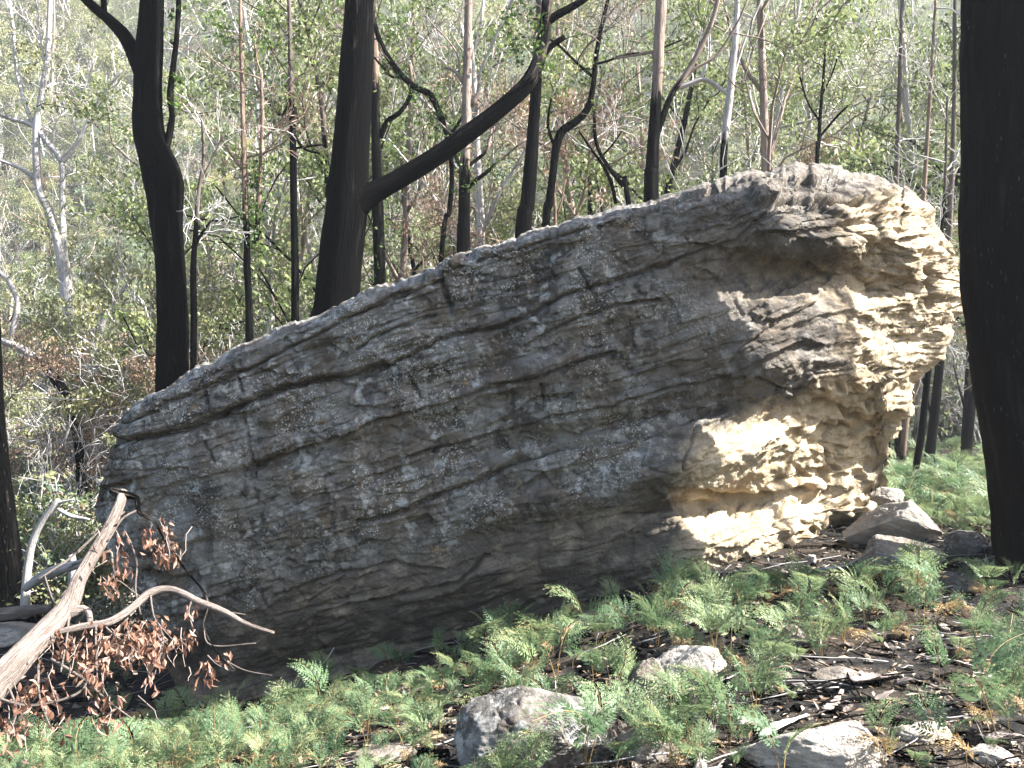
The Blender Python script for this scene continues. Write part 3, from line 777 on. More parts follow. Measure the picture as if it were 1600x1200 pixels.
def make_protos():
    for v in range(4):                               # white gums with twisting bare limbs and thin high leaf clumps
        r = np.random.default_rng(100 + v); out, tips = [], []
        spec = [(6, 0.62, 0.75, 0.16, 0.05, 0.28), (5, 0.55, 0.7, 0.24, 0.06, 0.3), (4, 0.5, 0.7, 0.25, 0.03, 0.3), (0, 0, 0, 0.25, 0.02, 0)]
        grow(r, (0, 0, -0.5), (r.normal(0, .12), r.normal(0, .12), 1), 9.0, 0.17, 0, spec, out, tips)
        t = MB(); limbs(t, out, 0.020, 1.2)
        c = MB(); leaf_kites(c, clump(r, tips, 60, 0.5, 0.6), 0.18, 0.07, r, 0.7)
        proto('white_gum', v, t, M_palebark, c, M_olive)
    for v in range(4):                               # burnt poles sleeved in green regrowth
        r = np.random.default_rng(200 + v); out, tips = [], []
        spec = [(9, 0.30, 0.8, 0.05, 0.02, 0.25), (3, 0.5, 0.6, 0.2, 0.06, 0.3), (0, 0, 0, 0.2, 0.03, 0)]
        grow(r, (0, 0, -0.5), (r.normal(0, .06), r.normal(0, .06), 1), 8.5, 0.09, 0, spec, out, tips)
        t = MB(); limbs(t, out, 0.010, 6.0)
        c = MB()
        pts = []
        for pl, rad, lv in out:
            if lv <= 1:
                k = int(58 * len(pl) * (1.3 if lv == 0 else 1))
                i = r.integers(0, len(pl) - 1, k); f = r.uniform(0, 1, k)[:, None]
                pts.append(pl[i] * (1 - f) + pl[i + 1] * f + r.normal(0, 0.16, (k, 3)))
        pts = np.vstack(pts); pts = pts[pts[:, 2] > 1.2]
        g = noise3(pts[:, 2] * 0.9 + v * 9, 0, 0, 300) > -0.12
        leaf_kites(c, pts[g], 0.095, 0.048, r, 0.4)
        leaf_kites(c, clump(r, tips, 34, 0.35, 0.8), 0.11, 0.05, r, 0.5)
        proto('burnt_sapling', v, t, M_char, c, M_green, 'regrowth')
    for v in range(4):                               # grey thickets of fire-killed wood
        r = np.random.default_rng(300 + v); out, tips = [], []
        for s in range(5):
            spec = [(7, 0.55, 0.6, 0.13, 0.05, 0.15), (5, 0.5, 0.65, 0.22, 0.05, 0.2), (3, 0.5, 0.6, 0.22, 0.04, 0.3), (0, 0, 0, 0.22, 0.02, 0)]
            grow(r, (r.normal(0, .25), r.normal(0, .25), -0.3), (r.normal(0, .3), r.normal(0, .3), 1), r.uniform(3.2, 5.6), 0.045, 0, spec, out, tips)
        t = MB(); limbs(t, out, 0.007, 0.2)
        proto('dead_tree', v, t, M_greytwig, None, None)
    for v in range(3):                               # soft blue-green wattles
        r = np.random.default_rng(400 + v); out, tips = [], []
        for s in range(3):
            spec = [(7, 0.5, 0.7, 0.1, 0.03, 0.15), (5, 0.5, 0.6, 0.2, 0.03, 0.2), (0, 0, 0, 0.2, 0.0, 0)]
            grow(r, (r.normal(0, .2), r.normal(0, .2), -0.3), (r.normal(0, .3), r.normal(0, .3), 1), r.uniform(3, 4.6), 0.05, 0, spec, out, tips)
        t = MB(); limbs(t, out, 0.008, 0.3)
        c = MB(); leaf_kites(c, clump(r, tips, 80, 0.42, 0.9), 0.14, 0.06, r, 0.2)
        proto('wattle', v, t, M_greytwig, c, M_blue)
    for v in range(3):                               # scorched trees still holding rusty leaves
        r = np.random.default_rng(500 + v); out, tips = [], []
        spec = [(8, 0.42, 0.6, 0.08, 0.04, 0.3), (5, 0.5, 0.6, 0.2, 0.04, 0.25), (3, 0.5, 0.6, 0.2, 0.0, 0.3), (0, 0, 0, 0.2, 0.0, 0)]
        grow(r, (0, 0, -0.5), (r.normal(0, .1), r.normal(0, .1), 1), 7.0, 0.10, 0, spec, out, tips)
        t = MB(); limbs(t, out, 0.009, 3.0)
        c = MB(); leaf_kites(c, clump(r, tips, 30, 0.34, 0.75), 0.11, 0.045, r, 0.8)
        proto('scorched_tree', v, t, M_brownbark, c, M_scorch)
    for v in range(4):                               # leafy eucalypts
        r = np.random.default_rng(600 + v); out, tips = [], []
        spec = [(7, 0.5, 0.65, 0.10, 0.05, 0.3), (5, 0.5, 0.65, 0.2, 0.05, 0.3), (3, 0.5, 0.6, 0.2, 0.02, 0.3), (0, 0, 0, 0.2, 0.0, 0)]
        grow(r, (0, 0, -0.5), (r.normal(0, .12), r.normal(0, .12), 1), 8.0, 0.13, 0, spec, out, tips)
        t = MB(); limbs(t, out, 0.010, 2.5)
        c = MB(); leaf_kites(c, clump(r, tips, 100, 0.5, 0.62), 0.125, 0.05, r, 0.6)
        proto('eucalypt', v, t, M_palebark if v % 2 else M_greytwig, c, M_green if v > 1 else M_olive)
make_protos()
def pole_protos():
    for v in range(5):                               # tall thin pale poles with a few steep limbs
        r = np.random.default_rng(700 + v); out, tips = [], []
        spec = [(7, 0.32, 0.6, 0.045, 0.03, 0.35), (4, 0.55, 0.6, 0.18, 0.07, 0.25), (3, 0.5, 0.6, 0.2, 0.04, 0.3), (0, 0, 0, 0.22, 0.02, 0)]
        grow(r, (0, 0, -0.5), (r.normal(0, .07), r.normal(0, .07), 1), 11.0, 0.11, 0, spec, out, tips)
        t = MB(); limbs(t, out, 0.011, r.uniform(-0.5, 2.5))
        c = MB(); leaf_kites(c, clump(r, tips, 40, 0.4, 0.5), 0.115, 0.045, r, 0.7)
        proto('pole_gum', v, t, M_palebark if v % 3 else M_midbark, c, M_olive if v % 2 else M_green)
pole_protos()

KINDS = {'white_gum': ('slender white gum with bare twisting limbs on the far hillside', 'tree', 'white gums on the far hillside'),
         'burnt_sapling': ('thin burnt sapling sleeved in green regrowth among the forest', 'tree', 'burnt saplings with regrowth in the forest behind'),
         'dead_tree': ('tangle of bare grey fire killed stems in the forest behind', 'dead tree', 'bare grey dead trees in the forest behind'),
         'wattle': ('soft blue green wattle bush on the far hillside', 'bush', 'wattle bushes on the far hillside'),
         'scorched_tree': ('scorched tree holding dry brown leaves in the forest behind', 'tree', 'scorched brown trees in the forest behind'),
         'eucalypt': ('leafy olive eucalypt with open crown on the far hillside', 'tree', 'leafy eucalypts on the far hillside')}
KINDS['pole_gum'] = ('tall thin pale gum pole with few limbs in the forest behind', 'tree', 'tall pale gum poles in the forest behind')
NAMES = {'pole_gum': 'gum_tree', 'white_gum': 'white_gum_tree', 'burnt_sapling': 'burnt_sapling', 'dead_tree': 'dead_tree', 'wattle': 'wattle_bush', 'scorched_tree': 'scorched_tree', 'eucalypt': 'eucalypt_tree'}
ZONES = [(-200, 200, 'left of the kinked burnt tree'), (200, 330, 'behind the kinked burnt tree'), (330, 500, 'between the two thick burnt trees'), (500, 620, 'behind the thick limbed burnt tree'), (620, 760, 'under the long reaching limb'),
         (760, 900, 'behind the straight burnt trunk'), (900, 1080, 'around the pale topped trunk'), (1080, 1240, 'near the grey pole above the crest'), (1240, 1400, 'behind the small bushy sapling'), (1400, 1900, 'beside the massive right trunk')]
def put_tree(kind, variant, x, y, scale, rz, lean=(0, 0), label=None, group=True):
    tm, cm, cn = PROTO[kind][variant % len(PROTO[kind])]
    z = float(terrain(np.array(x), np.array(y)))
    lab, cat, grp = KINDS[kind]
    px = 800 + x / y * F
    zone = [t for a, b, t in ZONES if a <= px < b][0]
    band = 'on the near bank' if y < 28 else 'low on the slope' if y < 52 else 'halfway up the slope' if y < 85 else 'high on the slope'
    head = {'white_gum': 'twisting white gum', 'burnt_sapling': 'green sleeved burnt sapling', 'dead_tree': 'bare grey dead stems', 'wattle': 'blue green wattle bush', 'scorched_tree': 'scorched brown leaved tree', 'eucalypt': 'leafy olive eucalypt', 'pole_gum': 'slender pale gum pole'}[kind]
    size = 'small ' if scale < 0.9 else 'big ' if scale > 1.3 else ''
    e = empty(NAMES[kind], label or '%s%s %s, %s' % (size, head, zone, band), cat, (x, y, z), None if label else grp)
    e.scale = (scale, scale, scale); e.rotation_euler = (lean[0], lean[1], rz)
    link('trunk' if kind != 'dead_tree' else 'stems', tm, e)
    if cm: link(cn, cm, e)
    return e

def forest():
    r = np.random.default_rng(7)
    placed = []
    def free(x, y, d):
        return all((x - a) ** 2 + (y - b) ** 2 > d * d for a, b in placed)
    # the far slope
    count = {}
    tries = 0
    while len(placed) < 285 and tries < 20000:
        tries += 1
        y = 25 + 118 * r.uniform() ** 1.35; px = r.uniform(-90, 1690); x = (px - 800) / F * y
        if not free(x, y, 1.7 + y * 0.022): continue
        left = px < 480
        w = np.array([0.19, 0.24 if left else 0.15, 0.10, 0.13, 0.17 if left else 0.11, 0.03 if left else 0.05, 0.28])
        gr = noise3(x * 0.06, y * 0.06, 0, 11)
        if clearing(x, y) > 0.35: continue
        w = w * np.array([1, 1, 1, 1, 1 + gr, 1 - 0.6 * gr, 1])
        k = list(NAMES)[r.choice(7, p=w / w.sum())]
        if left and y < 52 and k in ('eucalypt', 'wattle'): k = ['white_gum', 'dead_tree', 'pole_gum'][r.choice(3, p=[.45, .35, .20])]
        if count.get(k, 0) > 75: continue
        count[k] = count.get(k, 0) + 1
        placed.append((x, y))
        put_tree(k, int(r.integers(0, 12)), x, y, r.uniform(0.85, 1.35) * (1 + 0.35 * (y > 80)), r.uniform(0, 6.28), (r.normal(0, .05), r.normal(0, .05)))
    # nearer, on this bank of the gully
    near = 0; tries = 0
    placed2 = []
    while near < 92 and tries < 8000:
        tries += 1
        y = r.uniform(14.5, 27); px = r.uniform(-60, 1600); x = (px - 800) / F * y
        if 330 < px < 1390 and y < 16: continue
        if any((x - a) ** 2 + (y - b) ** 2 < 1.5 for a, b in placed2): continue
        if px > 1390 and y < 17.5: continue
        placed2.append((x, y)); near += 1
        if px < 330: k = ['dead_tree', 'wattle', 'scorched_tree', 'pole_gum', 'white_gum'][r.choice(5, p=[.46, .12, .14, .10, .18])]
        else: k = ['dead_tree', 'burnt_sapling', 'scorched_tree', 'pole_gum'][r.choice(4, p=[.32, .36, .07, .25])]
        sc = r.uniform(0.6, 1.0) * (0.75 if px < 330 else 1) if k not in ('burnt_sapling', 'pole_gum') else r.uniform(0.85, 1.3)
        put_tree(k, int(r.integers(0, 12)), x, y, sc, r.uniform(0, 6.28), (r.normal(0, .06), r.normal(0, .06)))
forest()
for (k, v, px, y, sc, lab) in [('wattle', 0, 55, 17, 0.75, 'round blue green wattle bush below the white gum at left'), ('scorched_tree', 1, 205, 16.5, 0.55, 'rusty scorched tree right of the white gum'), ('scorched_tree', 0, 315, 15.0, 0.5, 'small rust coloured tree just right of the kinked burnt tree'),
                              ('dead_tree', 0, 110, 13.5, 0.55, 'grey dead thicket at the foot of the white gum'),  ('dead_tree', 2, 225, 17.5, 0.9, 'bare pale dead tree left of the kinked burnt tree')]:
    put_tree(k, v, (px - 800) / F * y, y, sc, v * 1.3, label=lab)

# undergrowth that covers the slope between the trees: one object, instanced bushes
def gn_scatter(name, protos, pts, rots, scl, idx, kind='stuff'):
    coll = bpy.data.collections.new(name + '_sources')
    for i, me in enumerate(protos):
        o = bpy.data.objects.new('%s_source_%02d' % (name, i), me); coll.objects.link(o)
    me = bpy.data.meshes.new(name); me.vertices.add(len(pts)); me.vertices.foreach_set('co', np.asarray(pts, np.float32).ravel())
    a = me.attributes.new('rot', 'FLOAT_VECTOR', 'POINT'); a.data.foreach_set('vector', np.asarray(rots, np.float32).ravel())
    a = me.attributes.new('scl', 'FLOAT', 'POINT'); a.data.foreach_set('value', np.asarray(scl, np.float32))
    a = me.attributes.new('idx', 'INT', 'POINT'); a.data.foreach_set('value', np.asarray(idx, np.int32))
    o = link(name, me); tag(o, kind=kind)
    g = bpy.data.node_groups.new(name, 'GeometryNodeTree')
    g.interface.new_socket('Geometry', in_out='INPUT', socket_type='NodeSocketGeometry')
    g.interface.new_socket('Geometry', in_out='OUTPUT', socket_type='NodeSocketGeometry')
    N = g.nodes; L = g.links
    gi = N.new('NodeGroupInput'); go = N.new('NodeGroupOutput')
    ci = N.new('GeometryNodeCollectionInfo'); ci.inputs['Collection'].default_value = coll
    ci.inputs['Separate Children'].default_value = True; ci.inputs['Reset Children'].default_value = True
    iop = N.new('GeometryNodeInstanceOnPoints'); iop.inputs['Pick Instance'].default_value = True
    def at(nm, dt):
        q = N.new('GeometryNodeInputNamedAttribute'); q.data_type = dt; q.inputs['Name'].default_value = nm
        return q.outputs['Attribute']
    e2r = N.new('FunctionNodeEulerToRotation')
    L.new(at('rot', 'FLOAT_VECTOR'), e2r.inputs[0]); L.new(e2r.outputs[0], iop.inputs['Rotation'])
    L.new(at('scl', 'FLOAT'), iop.inputs['Scale']); L.new(at('idx', 'INT'), iop.inputs['Instance Index'])
    L.new(gi.outputs[0], iop.inputs['Points']); L.new(ci.outputs[0], iop.inputs['Instance']); L.new(iop.outputs[0], go.inputs[0])
    md = o.modifiers.new('scatter', 'NODES'); md.node_group = g
    return o

def undergrowth():
    r = np.random.default_rng(9)
    pr = []
    for v in range(6):
        out, tips = [], []
        for s in range(7):
            spec = [(5, 0.55, 0.6, 0.15, 0.05, 0.15), (3, 0.5, 0.6, 0.2, 0.04, 0.3), (0, 0, 0, 0.2, 0.0, 0)]
            grow(r, (r.normal(0, .3), r.normal(0, .3), -0.1), (r.normal(0, .45), r.normal(0, .45), 1), r.uniform(1.0, 2.0), 0.02, 0, spec, out, tips)
        mb = MB(); limbs(mb, out, 0.006, None, (4, 3, 3, 3))
        nstem = sum(len(q) for q in mb.q) + sum(len(q) for q in mb.t)
        for q in range(1): pass
        mats = [M_greytwig, [M_green, M_blue, M_olive, M_scorch, M_green, M_olive][v]]
        lf = MB()
        if v != 3: leaf_kites(lf, clump(r, tips, 10, 0.28, 0.9 if v < 3 else 0.75), 0.11, 0.048, r, 0.3)
        else: leaf_kites(lf, clump(r, tips, 4, 0.25, 0.7), 0.11, 0.05, r, 0.6)
        # join, leaves as second material
        mb2 = MB(); mb2.add(np.vstack(mb.v), np.vstack(mb.q), np.vstack(mb.t), tone=0.5)
        nq0 = len(np.vstack(mb.q))
        mb2.add(np.vstack(lf.v), np.vstack(lf.q), None, tone=np.concatenate(lf.a['tone']))
        me = mb2.mesh('undergrowth_bush', mats, False)
        nq1 = len(np.vstack(lf.q))
        mi = np.zeros(len(me.polygons), np.int32); mi[nq0:nq0 + nq1] = 1
        me.polygons.foreach_set('material_index', mi)
        pr.append(me)
    n = 2700
    y = 21 + 130 * r.uniform(size=n) ** 1.1; px = r.uniform(-150, 1750, n); x = (px - 800) / F * y
    gr = noise3(x * 0.07, y * 0.07, 0.5, 12)
    cl = clearing(x, y); keep = ((gr < 0.3) | (r.uniform(size=n) < 0.5)) & ((cl < 0.25) | (r.uniform(size=n) < 0.30))
    keep &= ~((px > 1380) & (y < 23))
    x, y = x[keep], y[keep]; n = len(x)
    z = terrain(x, y)
    gn_scatter('undergrowth', pr, np.stack([x, y, z], 1), np.stack([r.normal(0, .1, n), r.normal(0, .1, n), r.uniform(0, 6.28, n)], 1), r.uniform(0.7, 1.7, n) * (1 + y / 130), r.integers(0, 6, n))
    # low brush on this side of the gully, left and behind the boulder
    n = 330
    y = r.uniform(10.5, 21, n); px = r.uniform(-120, 420, n); x = (px - 800) / F * y
    ok = ~((px > 150) & (y < 12))
    x, y = x[ok], y[ok]; n = len(x)
    gn_scatter('brush', pr, np.stack([x, y, terrain(x, y)], 1), np.stack([r.normal(0, .15, n), r.normal(0, .15, n), r.uniform(0, 6.28, n)], 1), r.uniform(0.4, 0.9, n), r.choice([0, 3, 3, 1, 4, 5], n))
undergrowth()

# ------------------------------------------------------------------ the trees one can tell apart
def trunk_path(pts, Y, seed=0, jit=0.0, ground=True):
    """(px, py, width px) at distance Y -> points with radius, starting in the ground"""
    r = np.random.default_rng(seed)
    out = []
    yo = 0
    for i, q in enumerate(pts):
        yy = Y + (q[3] if len(q) > 3 else 0) + (r.normal(0, jit) if jit and i else 0)
        out.append([*P(q[0], q[1], yy), q[2] / F * yy / 2])
    out = np.array(out)
    if ground:
        g = float(terrain(out[0, 0], out[0, 1])) - 0.15
        if out[0, 2] > g + 0.05:
            d = out[0, :3] - out[1, :3]; d = d / max(-d[2], 0.2 * np.linalg.norm(d)) if d[2] < 0 else np.array([0, 0, -1.0])
            L = out[0, 2] - g
            b = out[0].copy(); b[:3] = out[0, :3] + np.array([0.35 * d[0] * L, 0, -L]); b[3] *= 1.25
            out = np.vstack([b, out])
    return out

def hero_tree(name, label, Y, main, branches=(), mat=None, char=None, leaves=(), sides=18, rough=0.08, lmat=None, group=None, seed=1, leafsize=(0.075, 0.036), cat='tree', twigs=0, twig_mat=None):
    """char: (py where the charring ends, softness in px); branches: lists of (px, py, w) or dicts"""
    base = trunk_path(main, Y, seed)
    e = empty(name, label, cat, base[0, :3], group)
    off = base[0, :3]
    mat = mat or M_char
    def charv(p):
        if char is None: return np.ones(len(p))
        py = 600 - (p[:, 2] - EYE) * F / p[:, 1]
        return np.clip(0.5 + (py - char[0]) / (2 * char[1]), 0, 1)
    pth = catmull(base, 0.07)
    mb = MB(); tube(mb, pth[:, :3] - off, pth[:, 3], sides, rough, seed * 7, 7.0, char=charv(pth))
    mb.obj('trunk', mat, e)
    lst = [pth]
    r = np.random.default_rng(seed + 50)
    for b in branches:
        dY = 0; bch = None
        if isinstance(b, dict): bch = b['char']; b = b['pts']
        bp = catmull(trunk_path(b, Y + dY, seed, 0.0, False), 0.06)
        lst.append(bp)
        m2 = MB(); tube(m2, bp[:, :3] - off, bp[:, 3], max(6, sides // 2), rough, seed * 7 + 3, 6.0, char=charv(bp) if bch is None else np.linspace(bch[0], bch[1], len(bp)))
        m2.obj('branch', mat, e)
    if twigs:
        m3 = MB(); o2, tp = [], []
        for k in range(twigs):
            q = lst[r.integers(0, len(lst))]; i = r.integers(len(q) // 3, len(q))
            d = r.normal(0, 1, 3); d[2] = abs(d[2]) * 0.8 + 0.1
            grow(r, q[i, :3] - off, d, r.uniform(0.5, 1.4), min(0.016, q[i, 3] * 0.6), 0, [(5, 0.55, 0.6, 0.18, 0.06, 0.2), (3, 0.5, 0.6, 0.2, 0.04, 0.2), (0, 0, 0, 0.2, 0, 0)], o2, tp)
        for pts, rad, lv in o2: tube(m3, pts, np.maximum(rad, 0.004), 4 if lv == 0 else 3, char=0.25)
        tag(m3.obj('twigs', twig_mat or mat, e), kind='stuff')
    if leaves:
        lm = MB()
        for (px, py, rad, k, *dy) in leaves:
            c = P(px, py, Y + (dy[0] if dy else 0)); R = rad / F * Y
            # sprays of leaf on short shoots
            ns = max(1, k // 9)
            q = r.normal(size=(ns, 3)); q = q / np.linalg.norm(q, axis=1)[:, None] * (R * r.uniform(0, 1, ns) ** 0.45)[:, None]
            cc = np.repeat(c + q, 9, 0) + r.normal(0, min(0.07, R * 0.35), (ns * 9, 3))
            leaf_kites(lm, cc - off, leafsize[0], leafsize[1], r, 0.35)
        lm.obj('foliage', lmat or M_regrowth, e, False)
    return e

def along(line, rad, k):
    """leaf cluster list strung along a photo polyline"""
    out = []
    for (x0, y0), (x1, y1) in zip(line[:-1], line[1:]):
        n = max(1, int(math.hypot(x1 - x0, y1 - y0) / (rad * 1.1)))
        for i in range(n):
            t = i / n; out.append((x0 + (x1 - x0) * t, y0 + (y1 - y0) * t, rad, k))
    return out

hero_tree('burnt_tree', 'thick burnt black tree with a kinked trunk rising behind the left end of the boulder', 10.6,
          [(272, 640, 58), (270, 570, 49), (269, 480, 46), (265, 400, 46), (260, 350, 50), (258, 310, 55), (254, 276, 60), (242, 240, 52), (232, 205, 47), (230, 150, 42), (232, 90, 42), (236, 30, 38), (241, -60, 33), (246, -250, 26), (255, -480, 16)],
          [[(226, 135, 22), (212, 92, 24), (196, 58, 22), (172, 32, 17), (150, 14, 15), (122, -14, 13), (60, -90, 9)], [(163, 22, 9), (162, 0, 9), (168, -40, 7)],
           [(246, 262, 16), (262, 220, 12), (267, 196, 11), (269, 180, 9), (266, 150, 10), (270, 110, 9), (276, 60, 8), (279, 10, 8), (282, -80, 6)]],
          M_char, (-180, 60), [(275, 170, 14, 27), (280, 120, 10, 18), (276, 20, 12, 27), (268, 60, 8, 9)], 26, 0.10, seed=3)
e = hero_tree('burnt_tree', 'thick burnt black tree with one long limb reaching up to the right', 10.2,
          [(519, 560, 78), (525, 480, 70), (533, 400, 67), (541, 330, 66), (547, 250, 60), (552, 180, 56), (558, 90, 51), (563, 0, 47), (570, -120, 40), (582, -300, 32), (590, -480, 20)],
          [{'char': (1.1, 0.25), 'pts': [(532, 336, 66), (552, 320, 56), (568, 310, 44), (588, 299, 35), (620, 282, 31), (680, 245, 30), (740, 202, 28), (790, 163, 26), (826, 128, 25), (846, 80, 20), (853, 30, 18), (860, -20, 17), (900, -120, 13)]},
           [(847, 44, 12), (865, 27, 13), (890, 13, 12), (920, -6, 10), (960, -40, 8)], [(840, 100, 10), (858, 75, 10), (882, 58, 9)]],
          M_char, (-40, 150), along([(846, 110), (838, 60), (846, 10)], 14, 30) + [(805, 60, 20, 45), (812, 90, 14, 27), (800, 20, 18, 36), (560, 12, 12, 18)], 28, 0.07, seed=5)
hero_tree('burnt_tree', 'massive charred trunk standing in the foreground at the right edge of the photo', 6.8,
          [(1668, 905, 204), (1664, 840, 200), (1655, 740, 200), (1638, 620, 202), (1620, 500, 202), (1610, 400, 202), (1608, 250, 196), (1604, 100, 188), (1602, 0, 182), (1588, -200, 160), (1580, -600, 130), (1570, -1000, 80)],
          [], M_charfleck, None, (), 56, 0.045, seed=8)
hero_tree('burnt_tree', 'thin dark tree with rusty upper bark just right of the thick limbed tree', 14.0,
          [(594, 470, 19), (592, 380, 18), (590, 300, 17), (587, 200, 14), (586, 100, 12), (580, 0, 11), (575, -120, 9), (570, -300, 6)],
          [[(594, 215, 9), (605, 190, 9), (622, 178, 8), (636, 160, 7), (644, 135, 6), (640, 100, 4)]],
          M_brownbark, (130, 30), along([(588, 450), (590, 340)], 12, 18) + along([(630, 190), (640, 140)], 14, 18) + [(610, 240, 18, 27)], 10, 0.08, seed=9, twigs=8)
hero_tree('burnt_sapling', 'crooked dark branching sapling leaning in front of the pale pole', 13.2,
          [(690, 395, 8), (702, 330, 8), (706, 270, 8), (700, 215, 9), (686, 175, 10), (672, 148, 11), (648, 136, 10), (628, 118, 10), (608, 92, 9), (592, 60, 8), (582, 20, 7), (574, -40, 5)],
          [[(700, 215, 6), (718, 190, 5), (735, 160, 4)], [(628, 118, 5), (612, 120, 4), (585, 90, 3)]],
          M_char, None, along([(705, 215), (670, 150), (625, 118), (600, 80)], 16, 27) + [(690, 190, 20, 45), (640, 60, 30, 54), (610, 30, 30, 54)], 8, 0.1, seed=10, twigs=10, lmat=M_regrowth)
hero_tree('burnt_tree', 'straight pole with black foot and bare pinkish brown upper trunk', 13.0,
          [(724, 410, 22), (725, 340, 19), (726, 270, 17), (728, 200, 15), (730, 120, 14), (731, 60, 13), (732, 0, 12), (734, -120, 10), (738, -300, 6)],
          [[(726, 300, 7), (742, 283, 7), (762, 268, 6), (775, 255, 5), (800, 235, 4), (822, 217, 3)], [(728, 262, 6), (748, 247, 6), (762, 232, 5), (768, 200, 4)], [(722, 262, 6), (712, 245, 5), (704, 225, 4)], [(724, 130, 6), (712, 112, 6), (695, 105, 5)],
           [(736, 165, 9), (745, 150, 8), (753, 140, 7)]],
          M_midbark, (255, 50), along([(724, 300), (724, 220)], 16, 36) + [(735, 275, 14, 27), (712, 240, 14, 27), (770, 255, 16, 18), (795, 80, 24, 54), (790, 40, 22, 45)], 12, 0.06, seed=11, twigs=6)
hero_tree('burnt_tree', 'straight burnt trunk rising behind the boulder where the long limb crosses', 11.8,
          [(816, 385, 26), (824, 320, 23), (830, 250, 21), (834, 190, 18), (838, 130, 17), (842, 60, 15), (845, 0, 13), (850, -150, 10), (852, -320, 6)],
          [], M_char, (115, 20), along([(838, 65), (845, 20)], 18, 45) + [(820, 10, 22, 45)], 14, 0.07, seed=12)
hero_tree('burnt_sapling', 'slim burnt tree with an S bend beside the straight burnt trunk', 12.2,
          [(852, 370, 13), (858, 320, 13), (864, 270, 12), (870, 225, 13), (880, 203, 13), (900, 190, 12), (918, 170, 11), (926, 140, 9), (930, 100, 8), (936, 60, 7), (945, 20, 6), (958, -40, 5), (975, -140, 3)],
          [[(868, 232, 5), (860, 212, 5), (856, 190, 4), (862, 150, 3)], [(926, 120, 5), (912, 108, 5), (895, 92, 4), (870, 68, 4), (855, 60, 3)], [(932, 100, 4), (950, 95, 4), (980, 85, 4), (1020, 80, 3), (1066, 62, 3)]],
          M_char, None, [(926, 160, 14, 27), (930, 90, 22, 45), (945, 60, 22, 36), (915, 110, 16, 27), (905, 60, 20, 27), (880, 150, 24, 27)], 10, 0.08, seed=13, twigs=9)
hero_tree('burnt_tree', 'upright trunk with black foot and pale top forking right above the boulder crest', 11.4,
          [(1017, 320, 24), (1019, 260, 21), (1023, 190, 18), (1027, 130, 17), (1030, 60, 17), (1033, 0, 17), (1036, -150, 13), (1038, -380, 7)],
          [[(1026, 212, 10), (1034, 188, 11), (1044, 160, 10), (1054, 140, 10), (1070, 118, 9), (1090, 84, 9), (1110, 40, 8), (1122, 0, 7), (1140, -80, 5)], [(1054, 140, 5), (1085, 108, 5), (1120, 86, 5), (1150, 40, 4), (1168, 0, 3)],
           [(1030, 80, 4), (1000, 85, 4), (960, 92, 3)]],
          M_midbark, (140, 60), (), 14, 0.06, seed=14, twigs=8)
hero_tree('gum_tree', 'grey barked pole with a burnt foot standing behind the boulder crest', 14.5,
          [(1130, 275, 12), (1132, 235, 11), (1134, 200, 12), (1140, 150, 12), (1145, 100, 11), (1149, 60, 10), (1152, 0, 8), (1156, -120, 5)],
          [[(1140, 150, 6), (1125, 138, 7), (1100, 124, 8), (1075, 132, 9), (1050, 140, 8)], [(1146, 120, 5), (1158, 80, 4), (1172, 40, 4), (1190, 0, 3)]],
          M_palebark, (215, 30), (), 10, 0.07, seed=15, twigs=8)
hero_tree('burnt_sapling', 'small dark sapling with a bushy olive crown above the middle of the crest', 13.6,
          [(1276, 270, 7), (1279, 230, 6), (1281, 190, 6), (1284, 150, 5), (1288, 100, 4), (1290, 50, 3)],
          [[(1280, 215, 4), (1305, 185, 4), (1325, 165, 3)], [(1281, 190, 4), (1262, 160, 3), (1250, 120, 3)], [(1284, 150, 3), (1300, 115, 3), (1312, 80, 2)]],
          M_char, None, [(1280, 70, 42, 200), (1310, 85, 30, 120), (1250, 90, 30, 110), (1300, 50, 30, 110), (1285, 130, 14, 36), (1322, 165, 12, 27)], 8, 0.06, seed=16, lmat=M_green, twigs=8, leafsize=(0.085, 0.032))
hero_tree('burnt_sapling', 'thin forked dark stem just left of the pale topped trunk', 12.6,
          [(982, 318, 9), (972, 290, 8), (952, 262, 7), (938, 240, 6), (930, 215, 6), (929, 190, 5), (926, 160, 3)],
          [[(962, 318, 6), (955, 285, 6), (940, 255, 5), (925, 235, 4), (905, 205, 3)], [(940, 245, 3), (958, 225, 3), (972, 205, 2)]], M_char, None, (), 8, 0.08, seed=17, twigs=6, twig_mat=M_greytwig)
hero_tree('burnt_sapling', 'slim dark stem clothed in green shoots left of the thick limbed tree', 13.0,
          [(390, 550, 13), (389, 480, 11), (386, 420, 11), (385, 360, 10), (382, 280, 9), (380, 200, 8), (378, 120, 7), (376, 40, 6), (374, -60, 4)],
          [[(400, 380, 8), (404, 320, 8), (408, 250, 7), (410, 180, 6), (408, 110, 5)], [(382, 270, 4), (360, 240, 4), (345, 215, 3)], [(408, 220, 4), (435, 195, 4), (455, 175, 3)]],
          M_brownbark, (330, 60), along([(400, 390), (404, 320), (408, 230)], 16, 45) + along([(388, 330), (400, 250)], 18, 36) + [(380, 60, 40, 110), (420, 40, 40, 110), (345, 40, 30, 70), (330, 20, 24, 45), (420, 330, 16, 36)], 9, 0.08, seed=18, twigs=12)
hero_tree('burnt_sapling', 'straight thin charred pole between the two thick black trees', 14.0,
          [(461, 510, 13), (461, 420, 12), (459, 330, 11), (458, 240, 11), (455, 150, 9), (453, 60, 7), (450, -60, 5)],
          [[(456, 205, 5), (475, 232, 4), (500, 240, 3)], [(460, 232, 4), (485, 228, 4), (505, 226, 3)], [(456, 150, 5), (440, 180, 4), (420, 160, 3), (400, 130, 3)]],
          M_char, (150, 40), [(440, 170, 18, 27), (435, 140, 14, 18), (470, 60, 26, 45)], 9, 0.06, seed=19, twigs=8)
